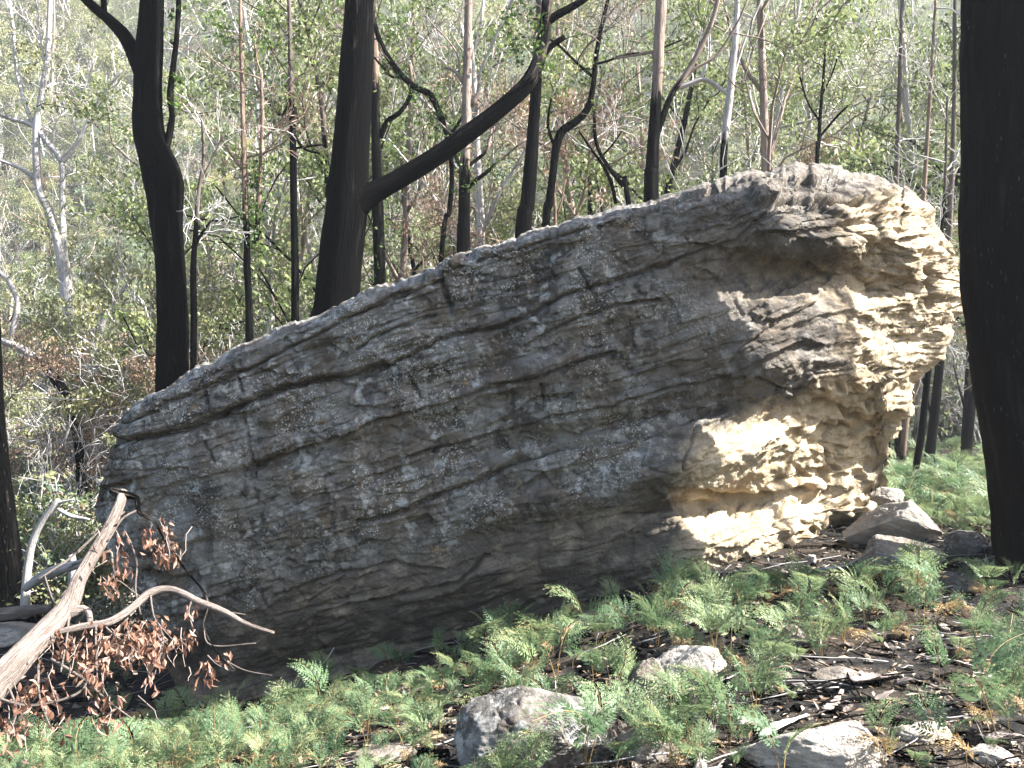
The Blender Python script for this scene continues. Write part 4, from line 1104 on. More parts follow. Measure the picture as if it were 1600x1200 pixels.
hero_tree('burnt_sapling', 'dark thin pole hidden close behind the kinked burnt tree', 12.0,
          [(302, 590, 11), (303, 500, 11), (302, 420, 10), (306, 360, 8), (310, 300, 7), (318, 250, 6), (316, 180, 5)],
          [[(300, 400, 5), (312, 370, 5), (330, 345, 4)], [(310, 290, 4), (330, 250, 3), (350, 210, 3)]], M_char, (340, 40), (), 8, 0.08, seed=20, twigs=8, twig_mat=M_greytwig)
hero_tree('burnt_tree', 'burnt black trunk cut by the left edge of the photo', 9.6,
          [(18, 972, 92), (14, 930, 60), (8, 860, 46), (2, 780, 36), (-4, 700, 30), (-10, 600, 26), (-16, 400, 22), (-22, 100, 18), (-26, -200, 10)],
          [], M_charfleck, None, (), 20, 0.09, seed=21)
hero_tree('white_gum_tree', 'bare white barked gum with forked twisting limbs near the left edge', 18.0,
          [(141, 900, 18), (139, 760, 17), (126, 620, 17), (112, 520, 19), (103, 440, 20), (92, 380, 17), (76, 330, 13), (60, 290, 12), (57, 200, 11), (65, 150, 10), (75, 80, 8), (78, 0, 7), (82, -90, 4)],
          [[(100, 400, 13), (97, 320, 10), (96, 255, 9), (76, 225, 9), (50, 196, 8), (20, 186, 7), (-25, 170, 5)], [(95, 255, 9), (122, 222, 8), (134, 196, 7), (158, 152, 5), (190, 110, 4)],
           [(145, 610, 9), (151, 540, 10), (168, 485, 10), (190, 455, 8), (212, 430, 5)], [(58, 205, 7), (42, 170, 7), (26, 110, 6), (20, 40, 5), (10, -30, 4)], [(68, 150, 6), (72, 110, 6), (62, 60, 5), (58, 0, 4)], [(57, 280, 7), (30, 262, 6), (0, 250, 5), (-40, 230, 4)], [(128, 215, 5), (115, 190, 4), (128, 150, 4), (150, 90, 3)]],
          M_palebark, (640, 60), [(45, 60, 40, 130), (150, 30, 40, 120), (140, 170, 26, 80), (150, 275, 34, 130), (90, 120, 30, 60), (100, 370, 55, 260), (20, 90, 40, 90)], 10, 0.07, seed=22, lmat=M_olive, twigs=26, leafsize=(0.12, 0.045))
hero_tree('burnt_tree', 'leaning half burnt stem curving up to the left edge of the photo', 15.5,
          [(128, 760, 15), (122, 680, 17), (112, 640, 17), (96, 606, 16), (70, 572, 14), (42, 550, 13), (14, 536, 11), (-25, 520, 9), (-60, 480, 7)],
          [[(16, 538, 8), (20, 515, 9), (27, 485, 9), (25, 462, 8), (14, 440, 7), (-2, 424, 6), (-30, 400, 5)]],
          M_palebark, (575, 40), (), 12, 0.08, seed=23, twigs=6, twig_mat=M_greytwig)
for i, (lab, Y, pts, br, ch) in enumerate([
    ('thin charred pole nearest the right end of the boulder', 15.5, [(1383, 770, 13), (1385, 700, 12), (1388, 620, 11), (1393, 500, 10), (1400, 300, 8), (1408, 60, 6), (1412, -100, 4)], [[(1388, 620, 4), (1372, 560, 3), (1360, 500, 3)]], 520),
    ('slender brown stemmed pole second from the boulder end', 14.8, [(1408, 775, 11), (1411, 700, 11), (1418, 630, 10), (1424, 560, 9), (1436, 420, 8), (1450, 200, 6), (1462, 0, 4)], [[(1418, 640, 4), (1432, 610, 4), (1446, 570, 3)]], 700),
    ('curving charred sapling with a bent foot in the ferns', 12.6, [(1429, 785, 13), (1427, 755, 11), (1434, 715, 11), (1441, 670, 11), (1447, 610, 10), (1455, 540, 9), (1464, 440, 7), (1476, 300, 5), (1480, 150, 3)], [], 300),
    ('stoutest charred trunk in the group beyond the ferns', 15.8, [(1449, 748, 20), (1455, 690, 15), (1463, 620, 14), (1470, 545, 12), (1480, 420, 10), (1490, 200, 7), (1492, 0, 5)], [[(1458, 660, 5), (1445, 610, 4), (1438, 560, 3)]], 430),
    ('charred trunk just left of the massive foreground trunk', 16.2, [(1508, 738, 17), (1512, 680, 16), (1519, 610, 13), (1522, 540, 11), (1528, 400, 9), (1536, 200, 7), (1540, 0, 4)], [[(1514, 660, 5), (1500, 610, 4), (1490, 570, 3)]], 600)]):
    hero_tree('burnt_tree', lab, Y, pts, br, M_brownbark if i in (1, 4) else M_char, (ch, 50), (), 10, 0.07, seed=30 + i, twigs=10, twig_mat=M_greytwig, group='charred poles beyond the ferns on the right')
# off to the right, outside the frame: the wood whose crowns dapple the light
def shade_tree(x, y, h, label, seed):
    r = np.random.default_rng(seed); out, tips = [], []
    spec = [(8, 0.30, 0.8, 0.03, 0.03, 0.5), (5, 0.5, 0.65, 0.2, 0.05, 0.3), (3, 0.5, 0.6, 0.2, 0.02, 0.3), (0, 0, 0, 0.2, 0.0, 0)]
    grow(r, (0, 0, -0.2), (r.normal(0, .05), r.normal(0, .05), 1), h, 0.16, 0, spec, out, tips)
    e = empty('burnt_tree', label, 'tree', (x, y, float(terrain(np.array(x), np.array(y)))))
    t = MB(); limbs(t, out, 0.008, h * 0.7, (12, 6, 4, 3)); t.obj('trunk', M_char, e)
    c = MB(); leaf_kites(c, clump(r, tips, 10, 0.4, 0.5), 0.10, 0.04, r, 0.5); c.obj('foliage', M_regrowth, e, False)
SHADE = [(12.0, 8.2, 11.0, 'tall burnt tree further right beyond the view', 62)]
for a in SHADE: shade_tree(*a)

# ------------------------------------------------------------------ ferns
M_fern = leaf_material('bracken_leaf', [(0.0, (0.046, 0.092, 0.045)), (0.35, (0.098, 0.158, 0.076)), (0.62, (0.18, 0.235, 0.112)), (0.80, (0.27, 0.295, 0.135)), (0.92, (0.37, 0.29, 0.13)), (1.0, (0.36, 0.21, 0.10))], 0.4, 0.5, 0.42, 0.25)
n = NT('fern_stalk'); M_stalk = n.done(n.principled((0.20, 0.13, 0.05), 0.6))
M_ferndead = leaf_material('dead_bracken_leaf', [(0.0, (0.20, 0.13, 0.06)), (0.5, (0.32, 0.22, 0.11)), (1.0, (0.42, 0.33, 0.16))], 0.3, 0.7)
def frond_mesh(seed, ls, lb, bend, dead=False):
    """one bracken frond: an upright stalk that arches over, paired side branches, each with paired leaflets"""
    r = np.random.default_rng(seed)
    nS = 16; t = np.linspace(0, 1, nS); L = ls + lb; t0 = ls / L
    ang = 0.10 + bend * sstep(t0 * 0.55, 0.9, t)
    d = np.stack([np.sin(ang), 0.06 * np.sin(t * 3 + seed), np.cos(ang)], 1)
    p = np.vstack([[0, 0, -0.03], np.cumsum(d[:-1] * L / (nS - 1), 0) - [0, 0, 0.03]])
    mb = MB()
    tube(mb, p, 0.0034 * (1 - 0.75 * t) + 0.0005, 4, tone=0.5)
    nst = sum(len(q) for q in mb.q)
    at = lambda s: np.array([np.interp(s, t, p[:, k]) for k in range(3)])
    V = []; T = []
    npair = 7
    for i in range(npair):
        s = t0 + (1 - t0) * (i / npair) ** 0.95
        for side in (-1, 1):
            o = at(min(s + (0.012 if side > 0 else 0), 1)); f = at(min(s + 0.03, 1)) - at(s - 0.03); f /= np.linalg.norm(f) + 1e-9
            up = np.cross(f, [0, 1, 0]); up /= np.linalg.norm(up)
            if up[2] < 0: up = -up
            sidev = np.array([0, side, 0.0])
            pl = lb * 0.62 * (1 - (i / npair)) ** 0.75 * r.uniform(0.85, 1.12) + 0.014
            a0 = 0.98 + r.normal(0, 0.07)
            q = o.copy(); nd = max(3, int(round(pl / 0.0175)))
            nd = min(nd, 10)
            dirp = sidev * math.sin(a0) + f * math.cos(a0) + up * r.normal(0.16, 0.08)
            for j in range(nd):
                sj = (j + 0.4) / nd
                dirp = dirp + f * 0.05 - up * 0.06; dirp /= np.linalg.norm(dirp)
                q = q + dirp * pl / nd
                ll = max(0.30 * pl * (1 - sj) ** 0.8, 0.011) * r.uniform(0.85, 1.15)
                wv = np.cross(up, dirp)
                for s2 in (-1, 1):
                    dl = wv * s2 * 0.78 + dirp * 0.66 + up * r.normal(0.0, 0.12); dl /= np.linalg.norm(dl)
                    wd = np.cross(dl, up + 0.25 * r.normal(size=3)); wd /= np.linalg.norm(wd) + 1e-9
                    w = min(ll * 0.21, pl / nd * 0.40)
                    m = q + dl * ll * 0.35
                    V += [q, m + wd * w, q + dl * ll, m - wd * w]
                    T.append(np.clip(0.40 + 0.28 * i / npair + r.normal(0, 0.10), 0, 1))
            dl = dirp; wd = np.cross(dl, up); V += [q, q + dl * 0.012 + wd * 0.004, q + dl * 0.03, q + dl * 0.012 - wd * 0.004]; T.append(0.5)
    V = np.array(V); nq = len(V) // 4
    mb.add(V, np.arange(nq * 4).reshape(nq, 4), tone=np.repeat(np.array(T), 4))
    me = mb.mesh('frond', [M_stalk, M_ferndead if dead else M_fern], False)
    mi = np.zeros(len(me.polygons), np.int32); mi[nst:nst + nq] = 1
    me.polygons.foreach_set('material_index', mi)
    return me
FR = [frond_mesh(k, ls, lb, b) for k, (ls, lb, b) in enumerate([(0.22, 0.34, 1.45), (0.28, 0.38, 1.6), (0.18, 0.30, 1.2), (0.30, 0.34, 1.35), (0.20, 0.38, 1.75), (0.16, 0.26, 1.0), (0.24, 0.30, 0.7), (0.30, 0.42, 1.15), (0.20, 0.36, 0.45), (0.26, 0.30, 0.85)])] + [frond_mesh(20, 0.14, 0.30, 1.9, True), frond_mesh(21, 0.10, 0.26, 2.2, True)]

ROCKS = [(832, 4.55, 0.55, 0.35), (1400, 8.15, 0.7, 0.5), (1402, 7.2, 0.5, 0.35), (1075, 5.3, 0.2, 0.16), (1440, 4.3, 0.16, 0.16), (1292, 4.02, 0.4, 0.22), (1512, 7.3, 0.2, 0.2)]
def fern_ok(x, y):
    px = 800 + x / y * F
    if y > 7.0 + 0.0 and 200 < px < 1372 and y < 9.9:
        yb = np.interp(px, [200, 330, 600, 900, 1150, 1262, 1372], [8.0, 7.55, 7.5, 7.45, 7.45, 7.6, 8.2])
        if y > yb - (0.55 if px > 950 else 0.3): return False
    for (rx, ry, a, b) in ROCKS:
        xx = (rx - 800) / F * ry
        if ((x - xx) / a) ** 2 + ((y - ry) / b) ** 2 < 1: return False
    if math.hypot(x - (1655 - 800) / F * 6.8, y - 6.8) < 0.62: return False
    return True
def fern_density(x, y):
    px = 800 + x / y * F
    z = float(terrain(np.array(x), np.array(y))); py = 600 - (z - EYE) / y * F
    d = (0.95 if px < 480 else 0.80 if px < 760 else 0.74) + 0.95 * float(noise3(np.array(x * 1.3), np.array(y * 1.3), np.array(0.3), 21))
    for (cx, cy, rx, ry, k) in [(1430, 1090, 160, 70, 0.90), (930, 985, 90, 45, 0.85), (1330, 1165, 150, 60, 0.85), (1300, 860, 60, 30, 0.8), (720, 1010, 120, 30, 0.6), (480, 1050, 120, 25, 0.5), (1130, 1120, 60, 50, 0.5), (1480, 985, 70, 40, 0.6), (950, 1130, 100, 60, 0.3), (300, 1060, 150, 40, 0.6), (1000, 930, 120, 34, 0.75), (1150, 890, 110, 32, 0.75), (1050, 1040, 90, 30, 0.5), (1200, 900, 60, 25, 0.4), (1400, 905, 110, 42, 0.9), (1320, 900, 70, 30, 0.5), (840, 1195, 125, 50, 0.95), (1290, 1195, 130, 40, 0.6), (1070, 1065, 60, 25, 0.6)]:
        d -= k * math.exp(-(((px - cx) / rx) ** 2 + ((py - cy) / ry) ** 2))
    return d, px, py
def ferns():
    r = np.random.default_rng(31)
    spots = []
    tries = 0
    while len(spots) < 1050 and tries < 60000:
        tries += 1
        if r.uniform() < 0.86:
            y = 3.55 + 5.6 * r.uniform() ** 0.9; px = r.uniform(-40, 1640)
        else:
            y = r.uniform(8.6, 15.5); px = r.uniform(1385, 1660)
        x = (px - 800) / F * y
        if not fern_ok(x, y): continue
        d, px, py = fern_density(x, y)
        if px < 330 and py < 1150 and y < 5.3: continue
        if px < 760 and y > 6.35 and r.uniform() < 0.8: continue
        if px < 140 and y > 7.2: continue
        if r.uniform() > d: continue
        if any((x - a) ** 2 + (y - b) ** 2 < 0.011 for a, b in [s[:2] for s in spots[-400:]]): continue
        sc = (0.26 + 0.66 * r.uniform() ** 1.7) * (0.95 if y < 4.6 else 1.0)
        if y > 9: sc *= 1.1
        if px < 760: sc = min(sc, 0.36 + 0.30 * r.uniform())
        spots.append((x, y, sc))
    # hand-set plants that the photograph shows one by one
    hand = [(225, 1120, 0, 1.0), (262, 1128, 0, 0.9), (300, 1122, 0, 1.05), (335, 1120, 0, 0.8), (365, 1112, 0, 1.0), (400, 1104, 0, 0.9), (190, 1130, 0, 0.9), (440, 1095, 0, 0.8), (160, 1120, 0, 0.8), (285, 1105, 0, 0.8), (500, 1052, 7.0, 1.05), (560, 1050, 6.9, 0.95), (620, 1040, 6.95, 1.0), (690, 1030, 7.2, 1.1), (720, 1020, 7.3, 0.9), (912, 958, 6.9, 0.9), (965, 958, 6.9, 0.9), (1010, 945, 6.95, 0.7), (1060, 935, 6.9, 1.0),
            (745, 1215, 4.0, 0.7), (985, 1215, 3.9, 0.9), (1000, 1180, 4.1, 1.0), (1060, 1205, 3.9, 0.9), (1180, 1120, 4.5, 1.0), (1570, 860, 6.3, 1.15), (1590, 900, 5.9, 1.1), (1540, 930, 6.0, 1.0), (1400, 930, 6.4, 1.1), (1330, 960, 6.1, 1.1), (1530, 1140, 4.4, 1.0), (1480, 1190, 4.0, 0.9), (1240, 1010, 5.6, 1.15), (440, 1060, 7.0, 1.1), (230, 1050, 6.9, 1.1), (130, 1080, 6.7, 1.1)]
    for (px, py, y, sc) in hand:
        y = gY(px, py)
        if not fern_ok((px - 800) / F * y, y): y = 7.15
        spots.append(((px - 800) / F * y, y, sc * 0.72))
    spots.sort(key=lambda s: s[1] / s[2])
    rest = MB()
    allv = {}
    MARK = [(835, 1130, 'the dark foreground rock'), (1290, 1165, 'the bleached white rock'), (1440, 1140, 'the flat white stone'), (1105, 1150, 'the charred stick'), (1060, 1035, 'the broad pale stone'), (600, 1175, 'the low pale stone'), (150, 1080, 'the dead leafy branch'),
            (1580, 900, 'the massive right trunk'), (1400, 880, 'the flat topped slab'), (1240, 990, 'the grey stone below the slab'), (1590, 1050, 'the stone at the right edge'), (920, 970, 'the brown earthy stone'), (490, 1070, 'the log in the shade'), (330, 1120, 'the left foot of the boulder'), (1180, 900, 'the right foot of the boulder'), (1350, 1060, 'the curled bark plate'), (700, 1060, 'the middle of the boulder face'), (1560, 1160, 'the tan bark strip')]
    def fern_label(px, y, py, sc, nf):
        size = 'tiny' if sc < 0.36 else 'small' if sc < 0.48 else 'medium' if sc < 0.64 else 'tall'
        nfr = {1: 'one fronded', 2: 'two fronded', 3: 'three fronded'}[nf]
        if y > 9: return '%s %s bright bracken fern in the sunny patch beyond the boulder' % (size, nfr), 'bracken ferns in the sunny patch beyond the boulder'
        mx, my, mk = min(MARK, key=lambda m_: math.hypot(px - m_[0], 1.6 * (py - m_[1])))
        dx, dy = px - mx, py - my
        side = 'in front of' if dy > abs(dx) * 0.6 else 'behind' if -dy > abs(dx) * 0.6 else 'left of' if dx < 0 else 'right of'
        return '%s %s bracken fern %s %s' % (size, nfr, side, mk), 'bracken ferns in front of the boulder'
    stuff = []
    for i, (x, y, sc) in enumerate(spots):
        z = float(terrain(np.array(x), np.array(y))); px = 800 + x / y * F
        nf = int(r.choice([1, 2, 2, 3])); a0 = r.uniform(0, 6.28)
        fr = [(int(r.integers(0, 10)) if r.uniform() > 0.09 else int(r.integers(10, 12)), a0 + k * 6.28 / nf + r.normal(0, 0.5), sc * r.uniform(0.7, 1.15), r.normal(0, 0.22)) for k in range(nf)]
        if i < 296:
            lab, grp = fern_label(px, y, 600 - (z - EYE) / y * F, sc, nf)
            e = empty('bracken_fern', lab, 'fern', (x, y, z), grp)
            for (v, rz, s, tl) in fr:
                o = link('frond', FR[v], e); o.rotation_euler = (tl, r.normal(0, 0.1), rz); o.scale = (s, s, s)
        else:
            for (v, rz, s, tl) in fr: stuff.append((x, y, z, tl, r.normal(0, 0.1), rz, s, v))
    st = np.array(stuff)
    gn_scatter('fern_bed', FR, st[:, :3], st[:, 3:6], st[:, 6], st[:, 7])
    # the fern field that runs on beyond, too small to tell apart
    n = 480
    y = r.uniform(9.0, 21, n); px = r.uniform(1370, 1720, n); x = (px - 800) / F * y
    k = np.array([fern_ok(a, b) for a, b in zip(x, y)]); x, y = x[k], y[k]; n = len(x)
    gn_scatter('fern_field', FR, np.stack([x, y, terrain(x, y)], 1), np.stack([r.normal(0, .15, n), r.normal(0, .15, n), r.uniform(0, 6.28, n)], 1), r.uniform(0.5, 0.9, n), r.integers(0, 10, n))
ferns()

# ------------------------------------------------------------------ fallen branch with dead leaves
M_branch = bark_material('weathered_branch', (0.36, 0.305, 0.265), (0.17, 0.135, 0.115), 2.0)
M_bleached = bark_material('bleached_wood', (0.66, 0.63, 0.59), (0.42, 0.385, 0.35), 2.0)
def yb(px, py):     # the branch leans away from the viewer as it climbs
    return 3.7 + 1.2 * np.clip((1090 - py) / 320.0, -0.4, 1.1) + 0.0006 * px
def bpts(line):
    return np.array([[*P(px, py, yb(px, py) + (q[0] if q else 0)), w / F * yb(px, py) / 2] for px, py, w, *q in line])
def fallen_branch():
    main = [(-330, 1290, 62), (-160, 1180, 56), (-40, 1100, 50), (0, 1062, 46), (55, 1003, 36), (105, 948, 30), (125, 903, 22), (150, 860, 21), (172, 822, 18), (188, 785, 15), (192, 768, 13)]
    base = bpts(main)
    e = empty('fallen_branch', 'weathered fallen branch hung with dry rust brown leaves at the lower left', 'fallen branch', base[0, :3])
    off = base[0, :3]
    p = catmull(base, 0.03); mb = MB(); tube(mb, p[:, :3] - off, p[:, 3], 16, 0.16, 71, 5.0, char=0.0); mb.obj('limb', M_branch, e)
    BR = [[(174, 766, 10), (186, 772, 16), (200, 774, 12), (214, 778, 9), (218, 800, 7), (240, 815, 5), (262, 850, 4), (290, 890, 4), (315, 920, 3.5), (325, 945, 3.5), (318, 980, 3), (340, 1020, 3), (365, 1045, 2.5)],
          [(80, 990, 9), (130, 979, 12), (170, 972, 13), (205, 951, 13), (235, 926, 13), (270, 922, 13), (310, 940, 12), (350, 956, 11), (385, 975, 8), (428, 989, 6)],
          [(100, 960, 20), (130, 952, 14), (139, 960, 10), (141, 978, 9)],
          [(80, 1030, 6), (130, 1060, 5), (150, 1078, 4), (175, 1100, 3), (205, 1122, 3)], [(-20, 1085, 5), (40, 1102, 5), (100, 1092, 4), (130, 1076, 3), (140, 1050, 2.5)],
          [(140, 880, 4), (165, 850, 4), (190, 812, 4), (218, 796, 4)], [(60, 905, 3), (110, 872, 4), (150, 836, 4), (195, 800, 3)],
          [(150, 870, 5), (172, 862, 5), (176, 880, 4), (180, 900, 3)], [(195, 830, 3), (205, 850, 3), (214, 880, 3), (212, 920, 3), (220, 960, 3)], [(150, 970, 4), (150, 1010, 4), (152, 1060, 3)],
          [(160, 975, 4), (190, 1000, 3), (230, 1008, 3), (262, 1000, 2.5)], [(235, 928, 4), (240, 960, 3), (255, 1000, 3), (240, 1060, 2)], [(300, 938, 4), (295, 955, 3), (302, 985, 3)], [(322, 950, 3), (345, 955, 3), (384, 960, 2)],
          [(318, 980, 3), (330, 1008, 2.5), (400, 1005, 2)], [(355, 1034, 2.5), (385, 1048, 2), (425, 1055, 2)], [(60, 1040, 5), (62, 1090, 4), (80, 1140, 3)], [(10, 1065, 4), (25, 1110, 4), (10, 1160, 3)], [(110, 945, 5), (104, 1000, 4), (95, 1050, 3)], [(250, 815, 3), (262, 840, 2), (270, 860, 2)], [(70, 900, 3), (80, 930, 3), (95, 960, 3)]]
    for b in BR:
        q = catmull(bpts(b), 0.02); m = MB(); tube(m, q[:, :3] - off, q[:, 3], 8 if b[1][2] > 6 else 5, 0.12, 72, 4.0, char=0.55 if b[0][1] < 770 else (0.0 if b[1][2] > 7 else 0.2))
        m.obj('twig' if b[1][2] < 7 else 'side_branch', M_branch, e)
    # leaves: a few shared meshes, a slightly curled blade each
    r = np.random.default_rng(77)
    LM = []
    for v in range(7):
        u = np.linspace(0, 1, 5); wd = np.array([0.12, 0.85, 1.0, 0.6, 0.03]) * 0.011 * r.uniform(0.8, 1.3)
        cz = -0.012 * np.sin(u * 3 + v) * r.uniform(0.5, 1.6); cx = u * 0.062
        V = np.stack([np.repeat(cx, 3), (np.array([-1, 0, 1])[None] * wd[:, None]).ravel(), (cz[:, None] + np.array([0.35, 0, 0.35])[None] * wd[:, None]).ravel()], 1)
        mb = MB(); mb.add(V, grid_faces(5, 3), tone=r.uniform(0.1, 0.95)); LM.append(mb.mesh('dead_leaf', M_rust, True))
    CL = [(250, 845, 28, 24), (262, 870, 18, 12), (175, 850, 26, 10), (170, 915, 16, 14), (192, 885, 12, 7), (214, 1008, 34, 44), (240, 1020, 20, 20), (185, 1000, 26, 24), (140, 1025, 34, 34), (100, 1010, 20, 14), (245, 985, 20, 16), (288, 998, 18, 13), (60, 1080, 36, 26), (20, 1120, 30, 18), (170, 1108, 26, 14), (322, 1052, 12, 9), (350, 1032, 10, 6), (298, 955, 10, 8), (90, 1138, 22, 10), (150, 1060, 28, 18), (235, 1070, 14, 6), (20, 1170, 24, 8), (140, 1000, 22, 14), (165, 870, 8, 5), (200, 900, 10, 5)]
    tot = 0
    for (cx, cy, R, k) in CL:
        for i in range(k):
            if tot >= 298: break
            a = r.uniform(0, 6.28); rr = R * math.sqrt(r.uniform())
            px, py = cx + rr * math.cos(a), cy + rr * math.sin(a) * 0.9
            o = link('dead_leaf', LM[int(r.integers(0, 7))], e, P(px, py, yb(px, py) + r.normal(0, 0.07)) - off)
            o.rotation_euler = (r.uniform(0, 6.28), math.radians(r.normal(62, 30)), r.uniform(0, 6.28)); s = r.uniform(0.5, 1.2); o.scale = (s, s * r.uniform(0.7, 1.2), s * r.uniform(0.6, 2.2)); tot += 1
    mb = MB(); cc = []
    for (cx, cy, R, k) in CL:
        for i in range(int(k * 1.5)):
            a = r.uniform(0, 6.28); rr = R * 1.25 * math.sqrt(r.uniform()); px, py = cx + rr * math.cos(a), cy + rr * math.sin(a)
            cc.append(P(px, py, yb(px, py) + r.normal(0, 0.12)) - off)
    leaf_kites(mb, np.array(cc), 0.046, 0.017, r, 0.9, fold=0.35)
    tag(mb.obj('leaf_mass', M_rust, e, False), kind='stuff')
    mb = MB()
    for (cx, cy, R, k) in CL:
        for i in range(max(1, k // 7)):
            q = []; px, py = cx + r.normal(0, R), cy - R * 0.8; dx = r.normal(0, 5)
            for j in range(5):
                q.append(P(px, py, yb(px, py) + 0.02 * math.sin(j + i)) - off); px += dx + r.normal(0, 4); py += R * 0.45
            tube(mb, np.array(q), np.linspace(0.003, 0.0015, 5), 4, char=0.4)
    tag(mb.obj('twiglets', M_branch, e), kind='stuff')
fallen_branch()

def stick(name, label, cat, line, Y, mat, char=0.0, sides=9, rough=0.14, seed=1, twigs=()):
    if Y is None: pts = np.array([[*(P(px, py, gY(px, py)) + [0, 0, 0.4 * w / F * gY(px, py)]), w / F * gY(px, py) / 2] for px, py, w, *q in line])
    else: pts = np.array([[*P(px, py, Y + (q[0] if q else 0)), w / F * Y / 2] for px, py, w, *q in line])
    off = pts[:, :3].mean(0)
    p = catmull(pts, 0.03)
    if twigs:
        e = empty(name, label, cat, off)
        mb = MB(); tube(mb, p[:, :3] - off, p[:, 3], sides, rough, seed, 4.0, char=char); mb.obj('stem', mat, e)
        for t in twigs:
            q = np.array([[*P(px, py, Y), w / F * Y / 2] for px, py, w in t]); q = catmull(q, 0.03)
            m = MB(); tube(m, q[:, :3] - off, q[:, 3], 6, rough, seed + 1, 4.0, char=char); m.obj('twig', mat, e)
        return e
    mb = MB(); tube(mb, p[:, :3] - off, p[:, 3], sides, rough, seed, 4.0, char=char)
    o = mb.obj(name, mat); o.location = off
    return tag(o, label, cat)
stick('broken_branch', 'bleached white broken branch standing up beside the left edge trunk', 'branch', [(38, 965, 14), (42, 898, 13), (50, 850, 12), (68, 812, 11), (86, 788, 10), (92, 780, 6)], 9.3, M_bleached, 0, 10, 0.12, 81, [[(88, 786, 6), (100, 784, 4), (116, 780, 3)], [(90, 795, 6), (110, 806, 7), (140, 812, 4)]])
stick('fallen_log', 'bleached fallen log behind the dead branch', 'log', [(38, 925, 12), (65, 908, 16), (95, 895, 17), (120, 888, 14), (150, 872, 9)], None, M_bleached, 0.25, 14, 0.2, 82)
stick('stump', 'short white splintered stub above the fallen log', 'stub', [(113, 925, 14), (113, 885, 13), (112, 868, 10)], 9.6, M_bleached, 0, 9, 0.2, 83)
stick('fallen_log', 'pale log lying along the ground at the left edge', 'log', [(-60, 975, 20), (0, 968, 20), (45, 962, 18), (80, 955, 12)], None, M_branch, 0, 12, 0.2, 84)
stick('charred_log', 'charred stick with a white ash end standing among ferns at the bottom', 'log', [(1090, 1225, 20), (1100, 1180, 19), (1110, 1145, 16), (1117, 1112, 14), (1122, 1090, 9)], None, M_bleached, 0.45, 12, 0.2, 85)
stick('dead_stick', 'smooth dark grey stick slanting past the dark rock', 'stick', [(925, 1180, 11), (960, 1150, 11), (1000, 1122, 10), (1030, 1100, 9), (1060, 1075, 8)], None, M_dark, 0, 9, 0.05, 86)
stick('dead_stick', 'long thin black stick across the bare soil at right', 'stick', [(1370, 1112, 6), (1420, 1106, 6), (1470, 1105, 6), (1540, 1110, 5)], None, M_char, 1, 7, 0.1, 87)
stick('dead_stick', 'thin grey stick lying under the flat grey stone', 'stick', [(1540, 1062, 5), (1580, 1040, 5), (1620, 1030, 4)], None, M_greytwig, 0.2, 7, 0.1, 88)
stick('dead_stick', 'thin pale twig in the shade under the boulder', 'stick', [(800, 1000, 4), (830, 990, 4), (852, 988, 3), (880, 975, 3)], 7.0, M_greytwig, 0, 6, 0.1, 89)
stick('fallen_log', 'mossy grey log lying in shade under the left of the boulder', 'log', [(455, 1090, 12), (490, 1072, 14), (525, 1055, 12), (560, 1046, 8)], None, M_branch, 0.62, 9, 0.15, 90)
stick('fallen_log', 'charred log lying across the far fern patch', 'log', [(1450, 768, 7), (1490, 764, 9), (1520, 765, 9), (1560, 772, 7)], 12.5, M_char, 0.9, 9, 0.15, 91)
for lab, seed, line, Y in [('thin bare twig poking up below the boulder face', 92, [(432, 1100, 3), (462, 1072, 2.6), (474, 1050, 2.4), (505, 1036, 2), (522, 1012, 1.5)], 6.8), ('crooked grey twig lying on litter below the pale block', 93, [(1230, 905, 5), (1280, 890, 5), (1320, 885, 4), (1345, 870, 3)], 7.3)]:
    stick('dead_stick', lab, 'stick', line, Y, M_greytwig, 0.1, 6, 0.12, seed)

# bark strips: curled plates
def bark_strip(label, a, b, w, Y, curl, seed, mat):
    A = P(*a, gY(*a)); B = P(*b, gY(*b) - 0.1)
    A[2] = terrain(A[0], A[1]) + 0.03; B[2] = B[2] * 0.2 + 0.8 * terrain(B[0], B[1]) + 0.035
    r = np.random.default_rng(seed)
    m, k = 14, 7
    d = B - A; s = np.cross(d, [0, 0, 1.0]); s /= np.linalg.norm(s); up = np.cross(s, d); up /= np.linalg.norm(up)
    if up[2] < 0: up = -up
    V = []
    for side in (0, 1):
        for i in range(m):
            t = i / (m - 1); ww = w * (0.35 + 0.65 * math.sin(math.pi * min(t * 1.25 + 0.12, 1))) * (1 + 0.28 * r.normal())
            for j in range(k):
                u = j / (k - 1) * 2 - 1; th = u * curl
                V.append(A + d * t + s * ww * math.sin(th) / max(math.sin(curl), 0.3) * 0.5 + up * ww * (0.5 - 0.5 * math.cos(th)) * 0.9 + up * (0.02 * math.sin(3 * t + seed) - side * 0.006))
    V = np.array(V); off = V.mean(0)
    top = grid_faces(m, k); bot = grid_faces(m, k)[:, ::-1] + m * k
    rim = np.concatenate([np.arange(k), np.arange(1, m) * k + k - 1, (m - 1) * k + np.arange(k - 2, -1, -1), np.arange(m - 2, 0, -1) * k])
    rn = np.roll(rim, -1)
    sides_ = np.stack([rim, rn, rn + m * k, rim + m * k], 1)
    mb = MB(); mb.add(V - off, np.vstack([top, bot, sides_]), char=0.0)
    o = mb.obj('bark_strip', mat); o.location = off
    return tag(o, label, 'bark')
bark_strip('long pale bark strip pointing up from the white rock', (1190, 1168), (1262, 1112), 0.05, 4.2, 0.8, 1, M_bleached)
bark_strip('curled pale bark plate in the middle of the bare soil', (1335, 1080), (1404, 1046), 0.09, 4.75, 1.1, 2, M_branch)
bark_strip('small upright pale bark splinter beside the curled plate', (1290, 1120), (1316, 1078), 0.05, 4.5, 0.7, 3, M_branch)
bark_strip('tan bark flake lying under the boulder lip', (1150, 905), (1192, 890), 0.07, 7.0, 0.7, 4, M_branch)
